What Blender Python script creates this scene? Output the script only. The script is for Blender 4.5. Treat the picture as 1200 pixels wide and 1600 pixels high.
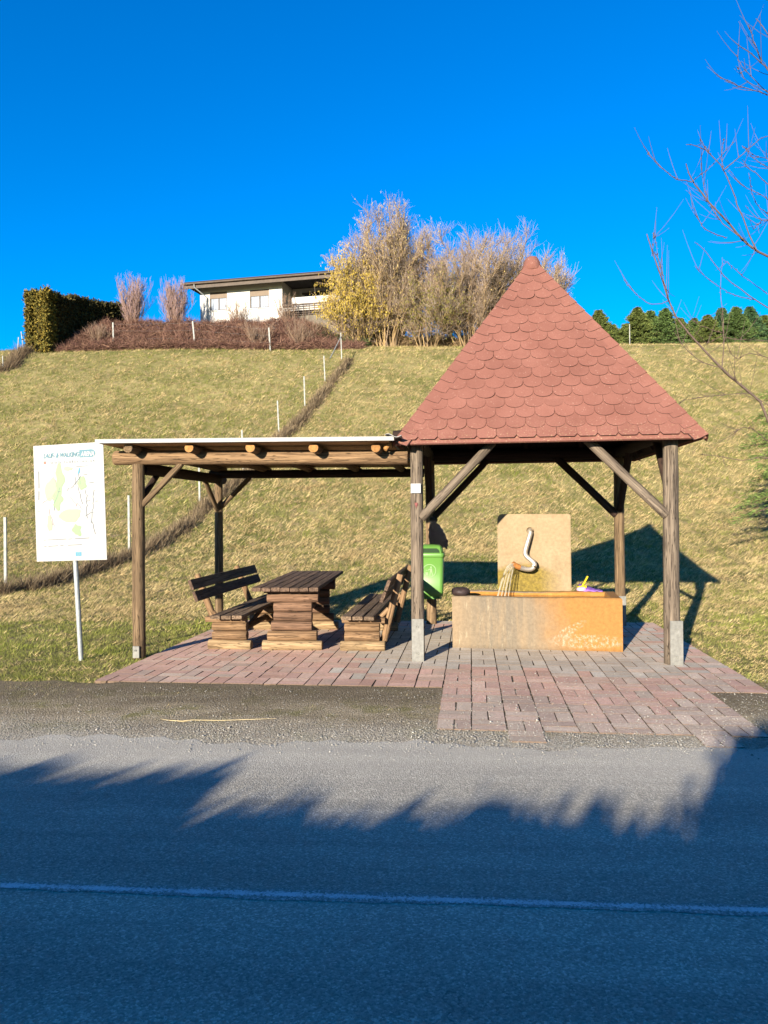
import bpy, bmesh, math, random
import numpy as np
from mathutils import Vector, Matrix
R = math.radians
rng = np.random.default_rng(7); random.seed(7)
for _o in list(bpy.data.objects): bpy.data.objects.remove(_o, do_unlink=True)
SC = bpy.context.scene; COL = SC.collection

# ---------------------------------------------------------------- camera, sky, sun, exposure
EYE, F, PITCH, ROLL = 1.55, 1137.0, 0.0046, 0.0098
cp, sp = math.cos(PITCH), math.sin(PITCH)
FW = Vector((0, cp, sp)); _r = Vector((1, 0, 0)); _u = Vector((0, -sp, cp))
RT = math.cos(ROLL)*_r - math.sin(ROLL)*_u
UP = math.sin(ROLL)*_r + math.cos(ROLL)*_u
cd = bpy.data.cameras.new('camera'); cam = bpy.data.objects.new('camera', cd); COL.objects.link(cam)
cam.matrix_world = Matrix(((RT.x, UP.x, -FW.x, 0), (RT.y, UP.y, -FW.y, 0), (RT.z, UP.z, -FW.z, EYE), (0, 0, 0, 1)))
cd.sensor_fit = 'VERTICAL'; cd.sensor_height = 36; cd.lens = 36*F/1600; cd.clip_start = .05; cd.clip_end = 3000
SC.camera = cam
SUN_AZ, SUN_EL = 25.5, 14.0          # azimuth of the direction the light travels, clockwise from +Y
w = bpy.data.worlds.new('World'); SC.world = w; w.use_nodes = True
nt = w.node_tree; nt.nodes.clear()
sky = nt.nodes.new('ShaderNodeTexSky'); sky.sky_type = 'NISHITA'; sky.sun_disc = False
sky.sun_elevation = R(SUN_EL); sky.sun_rotation = R(180+SUN_AZ)
sky.air_density = 1.0; sky.dust_density = 0.0; sky.ozone_density = 3.0; sky.altitude = 300
hs = nt.nodes.new('ShaderNodeHueSaturation'); hs.inputs['Saturation'].default_value = 1.65; hs.inputs['Hue'].default_value = .513
bg = nt.nodes.new('ShaderNodeBackground'); bg.inputs['Strength'].default_value = .09
wo = nt.nodes.new('ShaderNodeOutputWorld')
nt.links.new(sky.outputs[0], hs.inputs['Color']); nt.links.new(hs.outputs[0], bg.inputs[0]); nt.links.new(bg.outputs[0], wo.inputs[0])
sl = bpy.data.lights.new('sun', 'SUN'); sl.energy = 5.0; sl.angle = R(.5); sl.color = (1, .9, .75)
so = bpy.data.objects.new('sun', sl); COL.objects.link(so)
SD = Vector((math.sin(R(SUN_AZ))*math.cos(R(SUN_EL)), math.cos(R(SUN_AZ))*math.cos(R(SUN_EL)), -math.sin(R(SUN_EL))))
so.rotation_euler = SD.to_track_quat('-Z', 'Y').to_euler(); so.location = (-6, -12, 8)
vs = SC.view_settings; vs.view_transform = 'Standard'; vs.look = 'None'; vs.exposure = 1.6; vs.gamma = 1; vs.use_curve_mapping = False

# ---------------------------------------------------------------- measuring helpers (real places from sight lines)
def ray(px, py): return FW + RT*((px-600)/F) - UP*((py-800)/F)
def at(px, py, Y):
    v = ray(px, py); return v*(Y/v.y) + Vector((0, 0, EYE))
YAW = .1185; SO = (.3497, 7.7093); S = 2.586; LX = -3.097
def S2W(x, y, z=0):
    c, s = math.cos(YAW), math.sin(YAW)
    return Vector((SO[0]+x*c+y*s, SO[1]-x*s+y*c, z))
_py = np.array([-500, 0, 13, 15.5, 17.8, 21.4, 26, 32, 38, 43, 46, 48.5, 52, 60, 80, 700.])
_pz = np.array([0, 0, 0, .08, .38, 1.2, 3.0, 5.75, 8.65, 11.05, 12.22, 12.75, 12.9, 12.6, 11.5, 11.])
def sstep(a, b, x):
    t = np.clip((x-a)/(b-a), 0, 1); return t*t*(3-2*t)
_ph = rng.uniform(0, 6.28, 12); _an = rng.uniform(0, 3.14, 12)
def wob(x, y, sc, i0=0, n=4):
    r = 0
    for i in range(i0, i0+n):
        k = (1+.37*(i-i0))/sc; r = r+np.sin((x*math.cos(_an[i])+y*math.sin(_an[i]))*k*6.28+_ph[i])
    return r/n
def T(x, y):
    x = np.asarray(x, float); y = np.asarray(y, float); z = 0
    for d in (-1.2, -.6, 0, .6, 1.2): z = z+np.interp(y+d, _py, _pz)
    z = z/5
    z = z+sstep(15, 24, y)*(.12*wob(x, y, 9, 0)+.04*wob(x, y, 2.3, 4))
    z = z+1.5*sstep(45.8, 49.5, y)*(1-sstep(50.5, 56, y))*sstep(-23, -18, x)*(1-sstep(-5.5, -2, x))
    z = z-.015+.012*wob(x, y, 1.3, 8)*sstep(6, 9, np.abs(x-.2)+.0*y)
    return z
def on_ground(px, py):
    v = ray(px, py); last = 5.
    for Y in np.arange(5, 60, .05):
        q = v*(Y/v.y)
        if q.z+EYE <= float(T(q.x, Y)): return Vector((q.x, Y, float(T(q.x, Y))))
        last = Y
    q = v*(47/v.y); return Vector((q.x, 47, float(T(q.x, 47))))

# ---------------------------------------------------------------- node materials
def mk(name):
    m = bpy.data.materials.new(name); m.use_nodes = True; t = m.node_tree; t.nodes.clear()
    o = t.nodes.new('ShaderNodeOutputMaterial'); b = t.nodes.new('ShaderNodeBsdfPrincipled'); t.links.new(b.outputs[0], o.inputs[0])
    return m, t, b
class G:
    def __init__(s, t): s.t = t
    def n(s, typ, **k):
        nd = s.t.nodes.new(typ)
        for a, v in k.items(): setattr(nd, a, v)
        return nd
    def l(s, a, b): s.t.links.new(a, b)
    def coord(s, which='Object', scale=(1, 1, 1)):
        tc = s.n('ShaderNodeTexCoord'); mp = s.n('ShaderNodeMapping'); mp.inputs['Scale'].default_value = scale
        s.l(tc.outputs[which], mp.inputs[0]); return mp.outputs[0]
    def wpos(s, scale=(1, 1, 1)):
        g = s.n('ShaderNodeNewGeometry'); mp = s.n('ShaderNodeMapping'); mp.inputs['Scale'].default_value = scale
        s.l(g.outputs['Position'], mp.inputs[0]); return mp.outputs[0]
    def noise(s, vec, scale, detail=4, rough=.6, dist=0):
        nd = s.n('ShaderNodeTexNoise'); nd.inputs['Scale'].default_value = scale; nd.inputs['Detail'].default_value = detail
        nd.inputs['Roughness'].default_value = rough; nd.inputs['Distortion'].default_value = dist; s.l(vec, nd.inputs['Vector']); return nd.outputs[0]
    def vor(s, vec, scale, feat='F1', out=0, rnd=1):
        nd = s.n('ShaderNodeTexVoronoi', feature=feat); nd.inputs['Scale'].default_value = scale; nd.inputs['Randomness'].default_value = rnd
        s.l(vec, nd.inputs['Vector']); return nd.outputs[out]
    def ramp(s, f, stops):
        nd = s.n('ShaderNodeValToRGB'); e = nd.color_ramp.elements
        while len(e) < len(stops): e.new(.5)
        for el, (p, c) in zip(e, stops):
            el.position = p; el.color = (*c, 1) if not isinstance(c, (int, float)) else (c, c, c, 1)
        s.l(f, nd.inputs[0]); return nd.outputs[0]
    def mix(s, f, a, b, bt='MIX'):
        nd = s.n('ShaderNodeMix', data_type='RGBA', blend_type=bt)
        for ix, v in ((0, f), (6, a), (7, b)):
            sock = nd.inputs[ix]
            if isinstance(v, (int, float)): sock.default_value = v if ix == 0 else (v, v, v, 1)
            elif isinstance(v, tuple): sock.default_value = (*v, 1)
            else: s.l(v, sock)
        return nd.outputs[2]
    def math(s, op, a, b=0., c=None, clamp=False):
        nd = s.n('ShaderNodeMath', operation=op, use_clamp=clamp)
        for i, v in enumerate((a, b, c)):
            if v is None: continue
            if isinstance(v, (int, float)): nd.inputs[i].default_value = v
            else: s.l(v, nd.inputs[i])
        return nd.outputs[0]
    def sep(s, v):
        nd = s.n('ShaderNodeSeparateXYZ'); s.l(v, nd.inputs[0]); return nd.outputs
    def bump(s, h, b, strength=.5, dist=.01):
        nd = s.n('ShaderNodeBump'); nd.inputs['Strength'].default_value = strength; nd.inputs['Distance'].default_value = dist
        s.l(h, nd.inputs['Height']); s.l(nd.outputs[0], b.inputs['Normal'])
    def rand(s):
        return s.n('ShaderNodeObjectInfo').outputs['Random']
def set_b(b, rough=.8, spec=.3, metal=0):
    b.inputs['Roughness'].default_value = rough; b.inputs['Specular IOR Level'].default_value = spec; b.inputs['Metallic'].default_value = metal
def simple(name, c, rough=.7, metal=0, var=.25, scale=20, bump=.2, spec=.3, coord='Object'):
    m, t, b = mk(name); g = G(t); v = g.coord(coord)
    n = g.noise(v, scale, 5); n2 = g.noise(v, scale*.13, 3)
    col = g.mix(1., c, g.ramp(n, [(.25, 1-var), (.75, 1+var*.5)]), 'MULTIPLY')
    col = g.mix(1., col, g.ramp(n2, [(.3, 1-var*.7), (.7, 1.05)]), 'MULTIPLY')
    g.l(col, b.inputs['Base Color']); set_b(b, rough, spec, metal)
    if bump: g.bump(n, b, bump, .004)
    return m
def wood(name, light, dark, crack=.5, grain=34, warm=None, knots=True):
    m, t, b = mk(name); g = G(t); rnd = g.rand()
    tc = g.n('ShaderNodeTexCoord'); add = g.n('ShaderNodeVectorMath', operation='ADD'); cmb = g.n('ShaderNodeCombineXYZ')
    g.l(g.math('MULTIPLY', rnd, 37.), cmb.inputs[2]); g.l(g.math('MULTIPLY', rnd, 11.), cmb.inputs[0])
    g.l(tc.outputs['Object'], add.inputs[0]); g.l(cmb.outputs[0], add.inputs[1])
    def mp(s):
        q = g.n('ShaderNodeMapping'); q.inputs['Scale'].default_value = s; g.l(add.outputs[0], q.inputs[0]); return q.outputs[0]
    gr = g.noise(mp((grain, grain, 1.6)), 1, 6, .65, 1.2)
    fine = g.noise(mp((grain*3.5, grain*3.5, 5)), 1, 3, .6)
    big = g.noise(mp((3, 3, 1.1)), 1, 3)
    col = g.mix(g.ramp(gr, [(.38, 0), (.62, 1)]), dark, light)
    col = g.mix(g.ramp(big, [(.35, 0), (.7, .45)]), col, warm or tuple(x*.75 for x in light))
    col = g.mix(1., col, g.ramp(fine, [(.3, .72), (.7, 1.12)]), 'MULTIPLY')
    ck = g.noise(mp((grain*.9, grain*.9, 1.5)), 1, 3, .5, .8)
    ckm = g.ramp(ck, [(.484, 1), (.5, 1-crack), (.516, 1)])
    col = g.mix(1., col, ckm, 'MULTIPLY')
    if knots:
        kn = g.vor(mp((7, 7, 2.6)), 1); col = g.mix(1., col, g.ramp(kn, [(.04, .35), (.11, 1)]), 'MULTIPLY')
    col = g.mix(1., col, g.ramp(rnd, [(0, .78), (1, 1.15)]), 'MULTIPLY')
    g.l(col, b.inputs['Base Color']); set_b(b, .85, .2)
    h = g.math('ADD', g.math('MULTIPLY', gr, .6), g.math('MULTIPLY', ckm, .5))
    g.bump(h, b, .8, .016); return m
def plain(name, c, rough=.6, spec=.3):
    m, t, b = mk(name); b.inputs['Base Color'].default_value = (*c, 1); set_b(b, rough, spec); return m
def attr_mat(name, rough=.9, trans=0.):
    m, t, b = mk(name); g = G(t); a = g.n('ShaderNodeAttribute'); a.attribute_name = 'Col'
    g.l(a.outputs['Color'], b.inputs['Base Color']); set_b(b, rough, .12)
    if trans:
        tr = g.n('ShaderNodeBsdfTranslucent'); g.l(a.outputs['Color'], tr.inputs[0]); mx = g.n('ShaderNodeMixShader'); mx.inputs[0].default_value = trans
        g.l(b.outputs[0], mx.inputs[1]); g.l(tr.outputs[0], mx.inputs[2]); g.l(mx.outputs[0], t.nodes['Material Output'].inputs[0])
    return m

M = {}
M['post'] = wood('weathered post wood', (.23, .155, .085), (.075, .046, .024), .85, 36)
M['post_grey'] = wood('greyed post wood', (.2, .155, .11), (.06, .044, .032), .9, 36)
M['beam_light'] = wood('light beam wood', (.24, .15, .078), (.1, .058, .03), .7, 30)
M['beam_dark'] = wood('dark frame wood', (.045, .026, .018), (.018, .01, .008), .5)  # dark wood colour for beams, rafters and rear braces
M['cut'] = wood('fresh cut wood', (.34, .17, .055), (.24, .11, .035), .15, 20, None, False)
M['log'] = wood('bench log wood', (.25, .155, .08), (.11, .062, .032), .6, 30)
M['log_red'] = wood('brown table log wood', (.21, .12, .072), (.085, .048, .028), .6, 30)
M['log_pale'] = wood('pale bottom log wood', (.36, .25, .135), (.17, .11, .055), .6, 30)
M['plank'] = wood('dark plank wood', (.17, .108, .07), (.055, .034, .023), .8, 34)
M['plank_grey'] = wood('grey seat plank wood', (.21, .145, .092), (.075, .048, .03), .8, 34)
M['steel'] = simple('galvanised steel', (.32, .34, .33), .5, .35, .3, 30, .05, .5)
M['shoe'] = simple('pale painted steel', (.185, .18, .16), .6, .1, .35, 25, .1)
M['white'] = simple('white enamel', (.27, .27, .262), .45, 0, .05, 8, 0)
M['fascia'] = simple('white roof edge', (.23, .222, .21), .5, 0, .2, 12, .05)
M['under'] = wood('brown underside board', (.5, .31, .15), (.4, .24, .11), .1, 8, None, False)
M['black'] = plain('black paint', (.012, .012, .012), .5)
M['pipe'] = simple('worn steel pipe', (.5, .43, .34), .48, .7, .2, 14, .03, .6)
M['rust'] = simple('rusty pipe end', (.33, .13, .03), .7, .1, .4, 40, .3)
M['stone_dark'] = simple('dark brown stone', (.035, .022, .02), .6, 0, .5, 30, .6)
M['plaster'] = simple('cream house render', (.48, .455, .41), .9, 0, .08, 1.2, .05)
M['brown_trim'] = simple('brown roof trim', (.085, .062, .045), .7, 0, .3, 6, .1)
M['roof_dark'] = simple('dark house roof', (.04, .035, .035), .8, 0, .4, 6, .3)
M['shutter'] = simple('brown roller shutter', (.13, .09, .055), .6, 0, .2, 6, .1)
M['soffit'] = simple('dark brown soffit', (.02, .014, .012), .7, 0, .2, 4, 0)
M['straw'] = simple('pale straw', (.36, .29, .16), .9, 0, .3, 40, .1)

def glass():
    m, t, b = mk('window glass'); b.inputs['Base Color'].default_value = (.06, .08, .11, 1); set_b(b, .05, .6); return m
M['glass'] = glass()
M['curtain'] = simple('white net curtain', (.27, .3, .34), .9, 0, .25, 9, 0)

def grass_ground():
    m, t, b = mk('winter grass'); g = G(t); v = g.wpos()
    big = g.noise(v, .22, 4, .6); mid = g.noise(g.wpos((1, .6, 1)), 1.1, 4, .65); fine = g.noise(g.wpos((1, .8, 1)), 17, 5, .75)
    col = g.mix(g.ramp(mid, [(.35, 0), (.65, 1)]), (.15, .14, .045), (.3, .25, .1))
    col = g.mix(g.ramp(big, [(.36, .6), (.55, 0)]), col, (.11, .115, .028))
    cl = g.noise(g.wpos((1, .7, 1)), 4.2, 4, .7); col = g.mix(g.ramp(cl, [(.5, 0), (.68, .8)]), col, (.3, .21, .115)); col = g.mix(g.ramp(cl, [(.3, .6), (.42, 0)]), col, (.07, .075, .02))
    col = g.mix(1., col, g.ramp(fine, [(.25, .35), (.7, 1.4)]), 'MULTIPLY')
    g.l(col, b.inputs['Base Color']); set_b(b, .95, .1)
    h = g.math('ADD', g.math('ADD', g.math('MULTIPLY', fine, .05), g.math('MULTIPLY', cl, .09)), g.math('MULTIPLY', mid, .12)); g.bump(h, b, 1., 1.); return m
M['grass'] = grass_ground()
def gravel():
    m, t, b = mk('road edge gravel and soil'); g = G(t); v = g.wpos()
    big = g.noise(v, .9, 4, .6); mid = g.noise(g.wpos((.6, 1.6, 1)), 1.7, 5, .65); fine = g.noise(v, 55, 4, .75)
    peb = g.vor(v, 75); pc = g.vor(v, 75, out=1)
    soil = g.mix(g.ramp(mid, [(.35, 0), (.62, 1)]), (.24, .19, .12), (.42, .345, .225))
    soil = g.mix(g.ramp(g.noise(v, 2.7, 5, .7), [(.5, 0), (.66, .75)]), soil, (.2, .185, .055))
    xyz = g.sep(v)
    edge = g.math('ADD', g.math('MULTIPLY', xyz[1], -1.), g.math('MULTIPLY', xyz[0], -.08))          # grows towards the road
    near = g.ramp(g.math('ADD', edge, g.math('MULTIPLY', big, 1.1)), [(0, 0), (1, 1)])
    dk_ = g.n('ShaderNodeMapRange'); g.l(g.math('ADD', edge, g.math('MULTIPLY', g.noise(g.wpos((.45, 1.3, 1)), 1.6, 4, .6), 1.2)), dk_.inputs[0]); dk_.inputs[1].default_value = -5.0; dk_.inputs[2].default_value = -5.6
    soil = g.mix(g.math('MULTIPLY', dk_.outputs[0], .75), soil, (.155, .12, .075))
    nm = g.n('ShaderNodeMapRange'); g.l(g.math('ADD', edge, g.math('MULTIPLY', big, 1.1)), nm.inputs[0]); nm.inputs[1].default_value = -5.0; nm.inputs[2].default_value = -4.3
    st = g.mix(g.ramp(g.sep(pc)[0], [(0, 0), (1, 1)]), (.36, .32, .25), (.62, .56, .45))
    col = g.mix(g.math('MULTIPLY', nm.outputs[0], .85), soil, st)
    col = g.mix(1., col, g.ramp(peb, [(.1, 1.15), (.7, .72)]), 'MULTIPLY')
    col = g.mix(1., col, g.ramp(fine, [(.3, .6), (.7, 1.25)]), 'MULTIPLY')
    g.l(col, b.inputs['Base Color']); set_b(b, .95, .15)
    g.bump(g.math('ADD', g.math('MULTIPLY', peb, -.7), fine), b, .9, .02); return m
M['gravel'] = gravel()
def asphalt():
    m, t, b = mk('worn asphalt'); g = G(t)
    tc = g.n('ShaderNodeTexCoord'); v = tc.outputs['Object']
    def mp(s):
        q = g.n('ShaderNodeMapping'); q.inputs['Scale'].default_value = s; g.l(v, q.inputs[0]); return q.outputs[0]
    fine = g.noise(v, 95, 4, .8); agg = g.vor(v, 130); pc = g.vor(v, 130, out=1)
    long = g.noise(mp((.12, 2.3, 1)), 1, 5, .6); pat = g.noise(v, .8, 5, .6)
    col = g.mix(g.ramp(long, [(.36, 0), (.64, 1)]), (.27, .25, .2), (.44, .4, .315))
    col = g.mix(g.ramp(pat, [(.4, 0), (.7, .5)]), col, (.27, .25, .205))
    col = g.mix(1., col, g.ramp(g.sep(pc)[0], [(0, .68), (.8, 1.05), (1, 1.45)]), 'MULTIPLY')
    col = g.mix(1., col, g.ramp(fine, [(.3, .75), (.72, 1.25)]), 'MULTIPLY')
    y = g.sep(v)[1]
    mr = g.n('ShaderNodeMapRange'); g.l(g.math('ADD', y, g.math('MULTIPLY', g.noise(mp((.5, 1, 1)), 1.6, 4), .9)), mr.inputs[0])
    mr.inputs[1].default_value = 1.6; mr.inputs[2].default_value = 2.4
    col = g.mix(g.math('MULTIPLY', mr.outputs[0], .6), col, (.46, .42, .34))
    wv = g.n('ShaderNodeVectorMath', operation='ADD'); nz = g.n('ShaderNodeTexNoise'); nz.inputs['Scale'].default_value = 2.2; nz.inputs['Detail'].default_value = 5
    g.l(v, nz.inputs['Vector']); g.l(v, wv.inputs[0]); g.l(nz.outputs['Color'], wv.inputs[1])
    cr = g.vor(wv.outputs[0], .75, 'DISTANCE_TO_EDGE'); cm = g.noise(v, .5, 2)
    crk = g.math('MULTIPLY', g.ramp(cr, [(.001, 1), (.005, 0)]), g.ramp(cm, [(.58, 0), (.66, .45)]))
    col = g.mix(crk, col, (.03, .03, .03))
    g.l(col, b.inputs['Base Color']); set_b(b, .9, .2)
    h = g.math('SUBTRACT', g.math('ADD', g.math('MULTIPLY', agg, -.8), g.math('MULTIPLY', fine, .8)), crk); g.bump(h, b, .55, .008); return m
M['asphalt'] = asphalt()
def roadpaint():
    m, t, b = mk('worn white road paint'); g = G(t); v = g.coord('Object')
    n = g.noise(v, 75, 5, .8); n2 = g.noise(v, 6, 4, .7); pc = g.vor(v, 130, out=1)
    ay = g.math('MULTIPLY', g.math('ABSOLUTE', g.sep(v)[1]), 33.)
    k = g.math('SUBTRACT', g.math('ADD', g.math('MULTIPLY', n, 1.1), g.math('MULTIPLY', n2, .55)), g.math('MULTIPLY', g.math('MULTIPLY', ay, ay), .42))
    base = g.mix(1., (.3, .285, .25), g.ramp(g.sep(pc)[0], [(0, .55), (.8, 1.05), (1, 1.6)]), 'MULTIPLY')
    col = g.mix(g.ramp(k, [(.68, 0), (.82, .8)]), base, (.62, .62, .6))
    g.l(col, b.inputs['Base Color']); set_b(b, .85, .2); g.bump(n, b, .5, .004); return m
M['paint'] = roadpaint()
def brickm(name, c):
    m, t, b = mk(name); g = G(t); v = g.wpos(); r = g.rand()
    n = g.noise(v, 45, 5, .7); n2 = g.noise(v, 4.5, 4, .65); st = g.noise(v, 1.3, 4, .6)
    col = g.mix(1., c, g.ramp(n, [(.3, .72), (.7, 1.2)]), 'MULTIPLY')
    col = g.mix(1., col, g.ramp(r, [(0, .84), (1, 1.12)]), 'MULTIPLY')
    col = g.mix(g.ramp(n2, [(.5, 0), (.72, .5)]), col, (.3, .24, .18))
    col = g.mix(g.ramp(st, [(.35, .35), (.5, 0)]), col, tuple(x*.55 for x in c))
    g.l(col, b.inputs['Base Color']); set_b(b, .9, .15); g.bump(n, b, .35, .004); return m
RED = [brickm('red paver %s' % k, c) for k, c in zip('abc', [(.5, .315, .24), (.47, .285, .21), (.52, .355, .265)])]
GREY = [brickm('pale grey paver %s' % k, c) for k, c in zip('ab', [(.45, .39, .31), (.41, .35, .27)])]
TAN = [brickm('dusty tan paver %s' % k, c) for k, c in zip('ab', [(.48, .37, .28), (.44, .32, .245)])]
BM = RED+GREY+TAN
M['side'] = simple('darkened paver sides', (.16, .11, .075), .95, 0, .4, 50, .3, .1)  # sides darkened in colour so the low sun leaves no bright edges
M['sand'] = simple('dark joint sand', (.1, .078, .05), .95, 0, .4, 60, .5, .1)
def shingle():
    m, t, b = mk('red granule shingle'); g = G(t); r = g.rand(); v = g.wpos()
    n = g.noise(v, 190, 3, .8); n2 = g.noise(v, 3., 4); sp_ = g.vor(v, 130, out=1)
    col = g.mix(g.ramp(n2, [(.3, 0), (.7, 1)]), (.15, .062, .046), (.185, .08, .06))
    col = g.mix(1., col, g.ramp(r, [(0, .93), (1, 1.05)]), 'MULTIPLY')
    col = g.mix(1., col, g.ramp(n, [(.3, .7), (.7, 1.25)]), 'MULTIPLY')
    col = g.mix(g.ramp(g.sep(sp_)[0], [(.985, 0), (.995, .4)]), col, (.4, .26, .2))
    z = g.sep(v)[2]; mr = g.n('ShaderNodeMapRange'); g.l(z, mr.inputs[0]); mr.inputs[1].default_value = 2.55; mr.inputs[2].default_value = 2.3
    dn = g.noise(v, 60, 3, .7)
    col = g.mix(g.math('MULTIPLY', mr.outputs[0], g.ramp(dn, [(.6, 0), (.7, .8)])), col, (.4, .3, .16))
    g.l(col, b.inputs['Base Color']); set_b(b, .95, .1); g.bump(n, b, .5, .003); return m
M['shingle'] = shingle()
M['felt'] = simple('dark roofing felt', (.035, .016, .014), .9, 0, .4, 30, .1)

# ---------------------------------------------------------------- object helpers
def link(o, parent=None):
    COL.objects.link(o)
    if parent: o.parent = parent
    return o
def tag(o, label=None, cat=None, group=None, kind=None):
    if label: o['label'] = label
    if cat: o['category'] = cat
    if group: o['group'] = group
    if kind: o['kind'] = kind
    return o
def empty(name, loc, rz=0): 
    o = bpy.data.objects.new(name, None); link(o); o.location = loc; o.rotation_euler = (0, 0, rz); o.empty_display_size = .2; return o
def mesh(name, V, Fc, mat=None, parent=None, smooth=False, mats=None, mi=None):
    me = bpy.data.meshes.new(name); me.from_pydata([tuple(v) for v in V], [], Fc)
    for mm in (mats or ([mat] if mat else [])): me.materials.append(mm)
    if mi is not None: me.polygons.foreach_set('material_index', mi)
    if smooth: me.polygons.foreach_set('use_smooth', [True]*len(me.polygons))
    me.update(); o = bpy.data.objects.new(name, me); link(o, parent); return o
def npmesh(name, V, L, n, mat, parent=None, col=None, smooth=False):
    """V (N,3), L flat loop indices, n verts per face"""
    me = bpy.data.meshes.new(name); V = np.asarray(V, np.float32); L = np.asarray(L, np.int32).ravel(); nf = len(L)//n
    me.vertices.add(len(V)); me.vertices.foreach_set('co', V.ravel()); me.loops.add(len(L)); me.loops.foreach_set('vertex_index', L)
    me.polygons.add(nf); me.polygons.foreach_set('loop_start', np.arange(0, nf*n, n, dtype=np.int32))
    try: me.polygons.foreach_set('loop_total', np.full(nf, n, np.int32))
    except Exception: pass
    if col is not None:
        a = me.color_attributes.new('Col', 'FLOAT_COLOR', 'POINT'); c = np.ones((len(V), 4), np.float32); c[:, :3] = col; a.data.foreach_set('color', c.ravel())
    me.materials.append(mat)
    if smooth: me.polygons.foreach_set('use_smooth', np.ones(nf, bool))
    me.update(calc_edges=True); me.validate(); o = bpy.data.objects.new(name, me); link(o, parent); return o
def axis_m(p0, p1, up=(0, 0, 1)):
    p0, p1 = Vector(p0), Vector(p1); z = (p1-p0).normalized(); u = Vector(up)
    if abs(z.dot(u)) > .95: u = Vector((0, 1, 0))
    x = u.cross(z).normalized(); y = z.cross(x)
    return Matrix(((x.x, y.x, z.x, p0.x), (x.y, y.y, z.y, p0.y), (x.z, y.z, z.z, p0.z), (0, 0, 0, 1)))
def log(name, p0, p1, r0, r1=None, mat=None, parent=None, sides=14, cut=None, wobble=.05, flat=None, n=None):
    """round log from p0 to p1 (parent's frame); local z is the grain"""
    r1 = r1 or r0; p0, p1 = Vector(p0), Vector(p1); Ln = (p1-p0).length; n = n or max(3, int(Ln/.25))
    ph = random.uniform(0, 6); V = []; Fc = []; mi = []
    for i in range(n+1):
        t = i/n; r = (r0+(r1-r0)*t)*(1+random.uniform(-wobble, wobble)*.6)
        cx, cy = r0*wobble*math.sin(t*4+ph), r0*wobble*math.cos(t*3+ph)
        for k in range(sides):
            a = 6.2832*k/sides; rr = r*(1+wobble*.5*math.sin(2*a+ph)+wobble*.3*math.sin(3*a+ph*2))
            x, y = cx+rr*math.cos(a), cy+rr*math.sin(a)
            if flat is not None: y = min(y, flat*r) if flat > 0 else max(y, flat*r)
            V.append((x, y, t*Ln))
    for i in range(n):
        for k in range(sides):
            a, b_ = i*sides+k, i*sides+(k+1) % sides; Fc.append((a, b_, b_+sides, a+sides)); mi.append(0)
    for base, rev, zz in ((0, True, -.006), (n*sides, False, .006)):      # slightly domed, chamfered cut ends
        c = [V[base+k] for k in range(sides)]; s0 = len(V)
        for x, y, z in c: V.append((x*.93, y*.93, z+zz))
        for k in range(sides):
            q = (base+k, base+(k+1) % sides, s0+(k+1) % sides, s0+k); Fc.append(tuple(reversed(q)) if rev else q); mi.append(0)
        f = tuple(range(s0, s0+sides)); Fc.append(tuple(reversed(f)) if rev else f); mi.append(1 if cut else 0)
    o = mesh(name, V, Fc, None, parent, False, [mat]+([cut] if cut else []), mi)
    o.data.polygons.foreach_set('use_smooth', [len(p.vertices) == 4 for p in o.data.polygons])
    o.matrix_local = axis_m(p0, p1); return o
def box_mesh(name, sx, sy, sz, bev, mat, org=(0, 0, 0)):
    bm = bmesh.new(); bmesh.ops.create_cube(bm, size=1)
    for v in bm.verts: v.co = Vector((v.co.x*sx+org[0], v.co.y*sy+org[1], v.co.z*sz+org[2]))
    if bev: bmesh.ops.bevel(bm, geom=bm.edges[:], offset=bev, segments=1, affect='EDGES')
    me = bpy.data.meshes.new(name); bm.to_mesh(me); bm.free(); me.materials.append(mat); return me
def box(name, size, loc, mat, parent=None, bev=.004, rot=(0, 0, 0)):
    o = bpy.data.objects.new(name, box_mesh(name, *size, bev, mat)); link(o, parent); o.location = loc; o.rotation_euler = rot; return o
def plank(name, p0, p1, wid, th, mat, parent=None, up=(0, 0, 1), bev=.005, warp=.004):
    """rectangular bar, local z along its length, local y thickness (towards up), local x width"""
    L_ = (Vector(p1)-Vector(p0)).length; n = max(2, int(L_/.3)); V = []; Fc = []; b_ = bev; hx, hy = wid/2, th/2
    prof = [(-hx+b_, -hy), (hx-b_, -hy), (hx, -hy+b_), (hx, hy-b_), (hx-b_, hy), (-hx+b_, hy), (-hx, hy-b_), (-hx, -hy+b_)]
    for i in range(n+1):
        dx, dy = random.uniform(-warp, warp)*.5, random.uniform(-warp, warp)*.5
        for x, y in prof: V.append((x+dx, y+dy, L_*i/n))
    for i in range(n):
        for k in range(8): a, c = i*8+k, i*8+(k+1) % 8; Fc.append((a, c, c+8, a+8))
    Fc.append(tuple(range(7, -1, -1))); Fc.append(tuple(range(n*8, n*8+8)))
    o = mesh(name, V, Fc, mat, parent); o.matrix_local = axis_m(p0, p1, up); return o
def extrude_poly(name, pts, th, mat, parent=None, loc=(0, 0, 0), rot=(0, 0, 0)):
    """flat outline in local xz, thickness th towards -y"""
    n = len(pts); V = [(x, 0, z) for x, z in pts]+[(x, -th, z) for x, z in pts]
    Fc = [tuple(range(n)), tuple(range(2*n-1, n-1, -1))]+[(i, n+i, n+(i+1) % n, (i+1) % n) for i in range(n)]
    o = mesh(name, V, Fc, mat, parent); o.location = loc; o.rotation_euler = rot; return o
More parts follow.
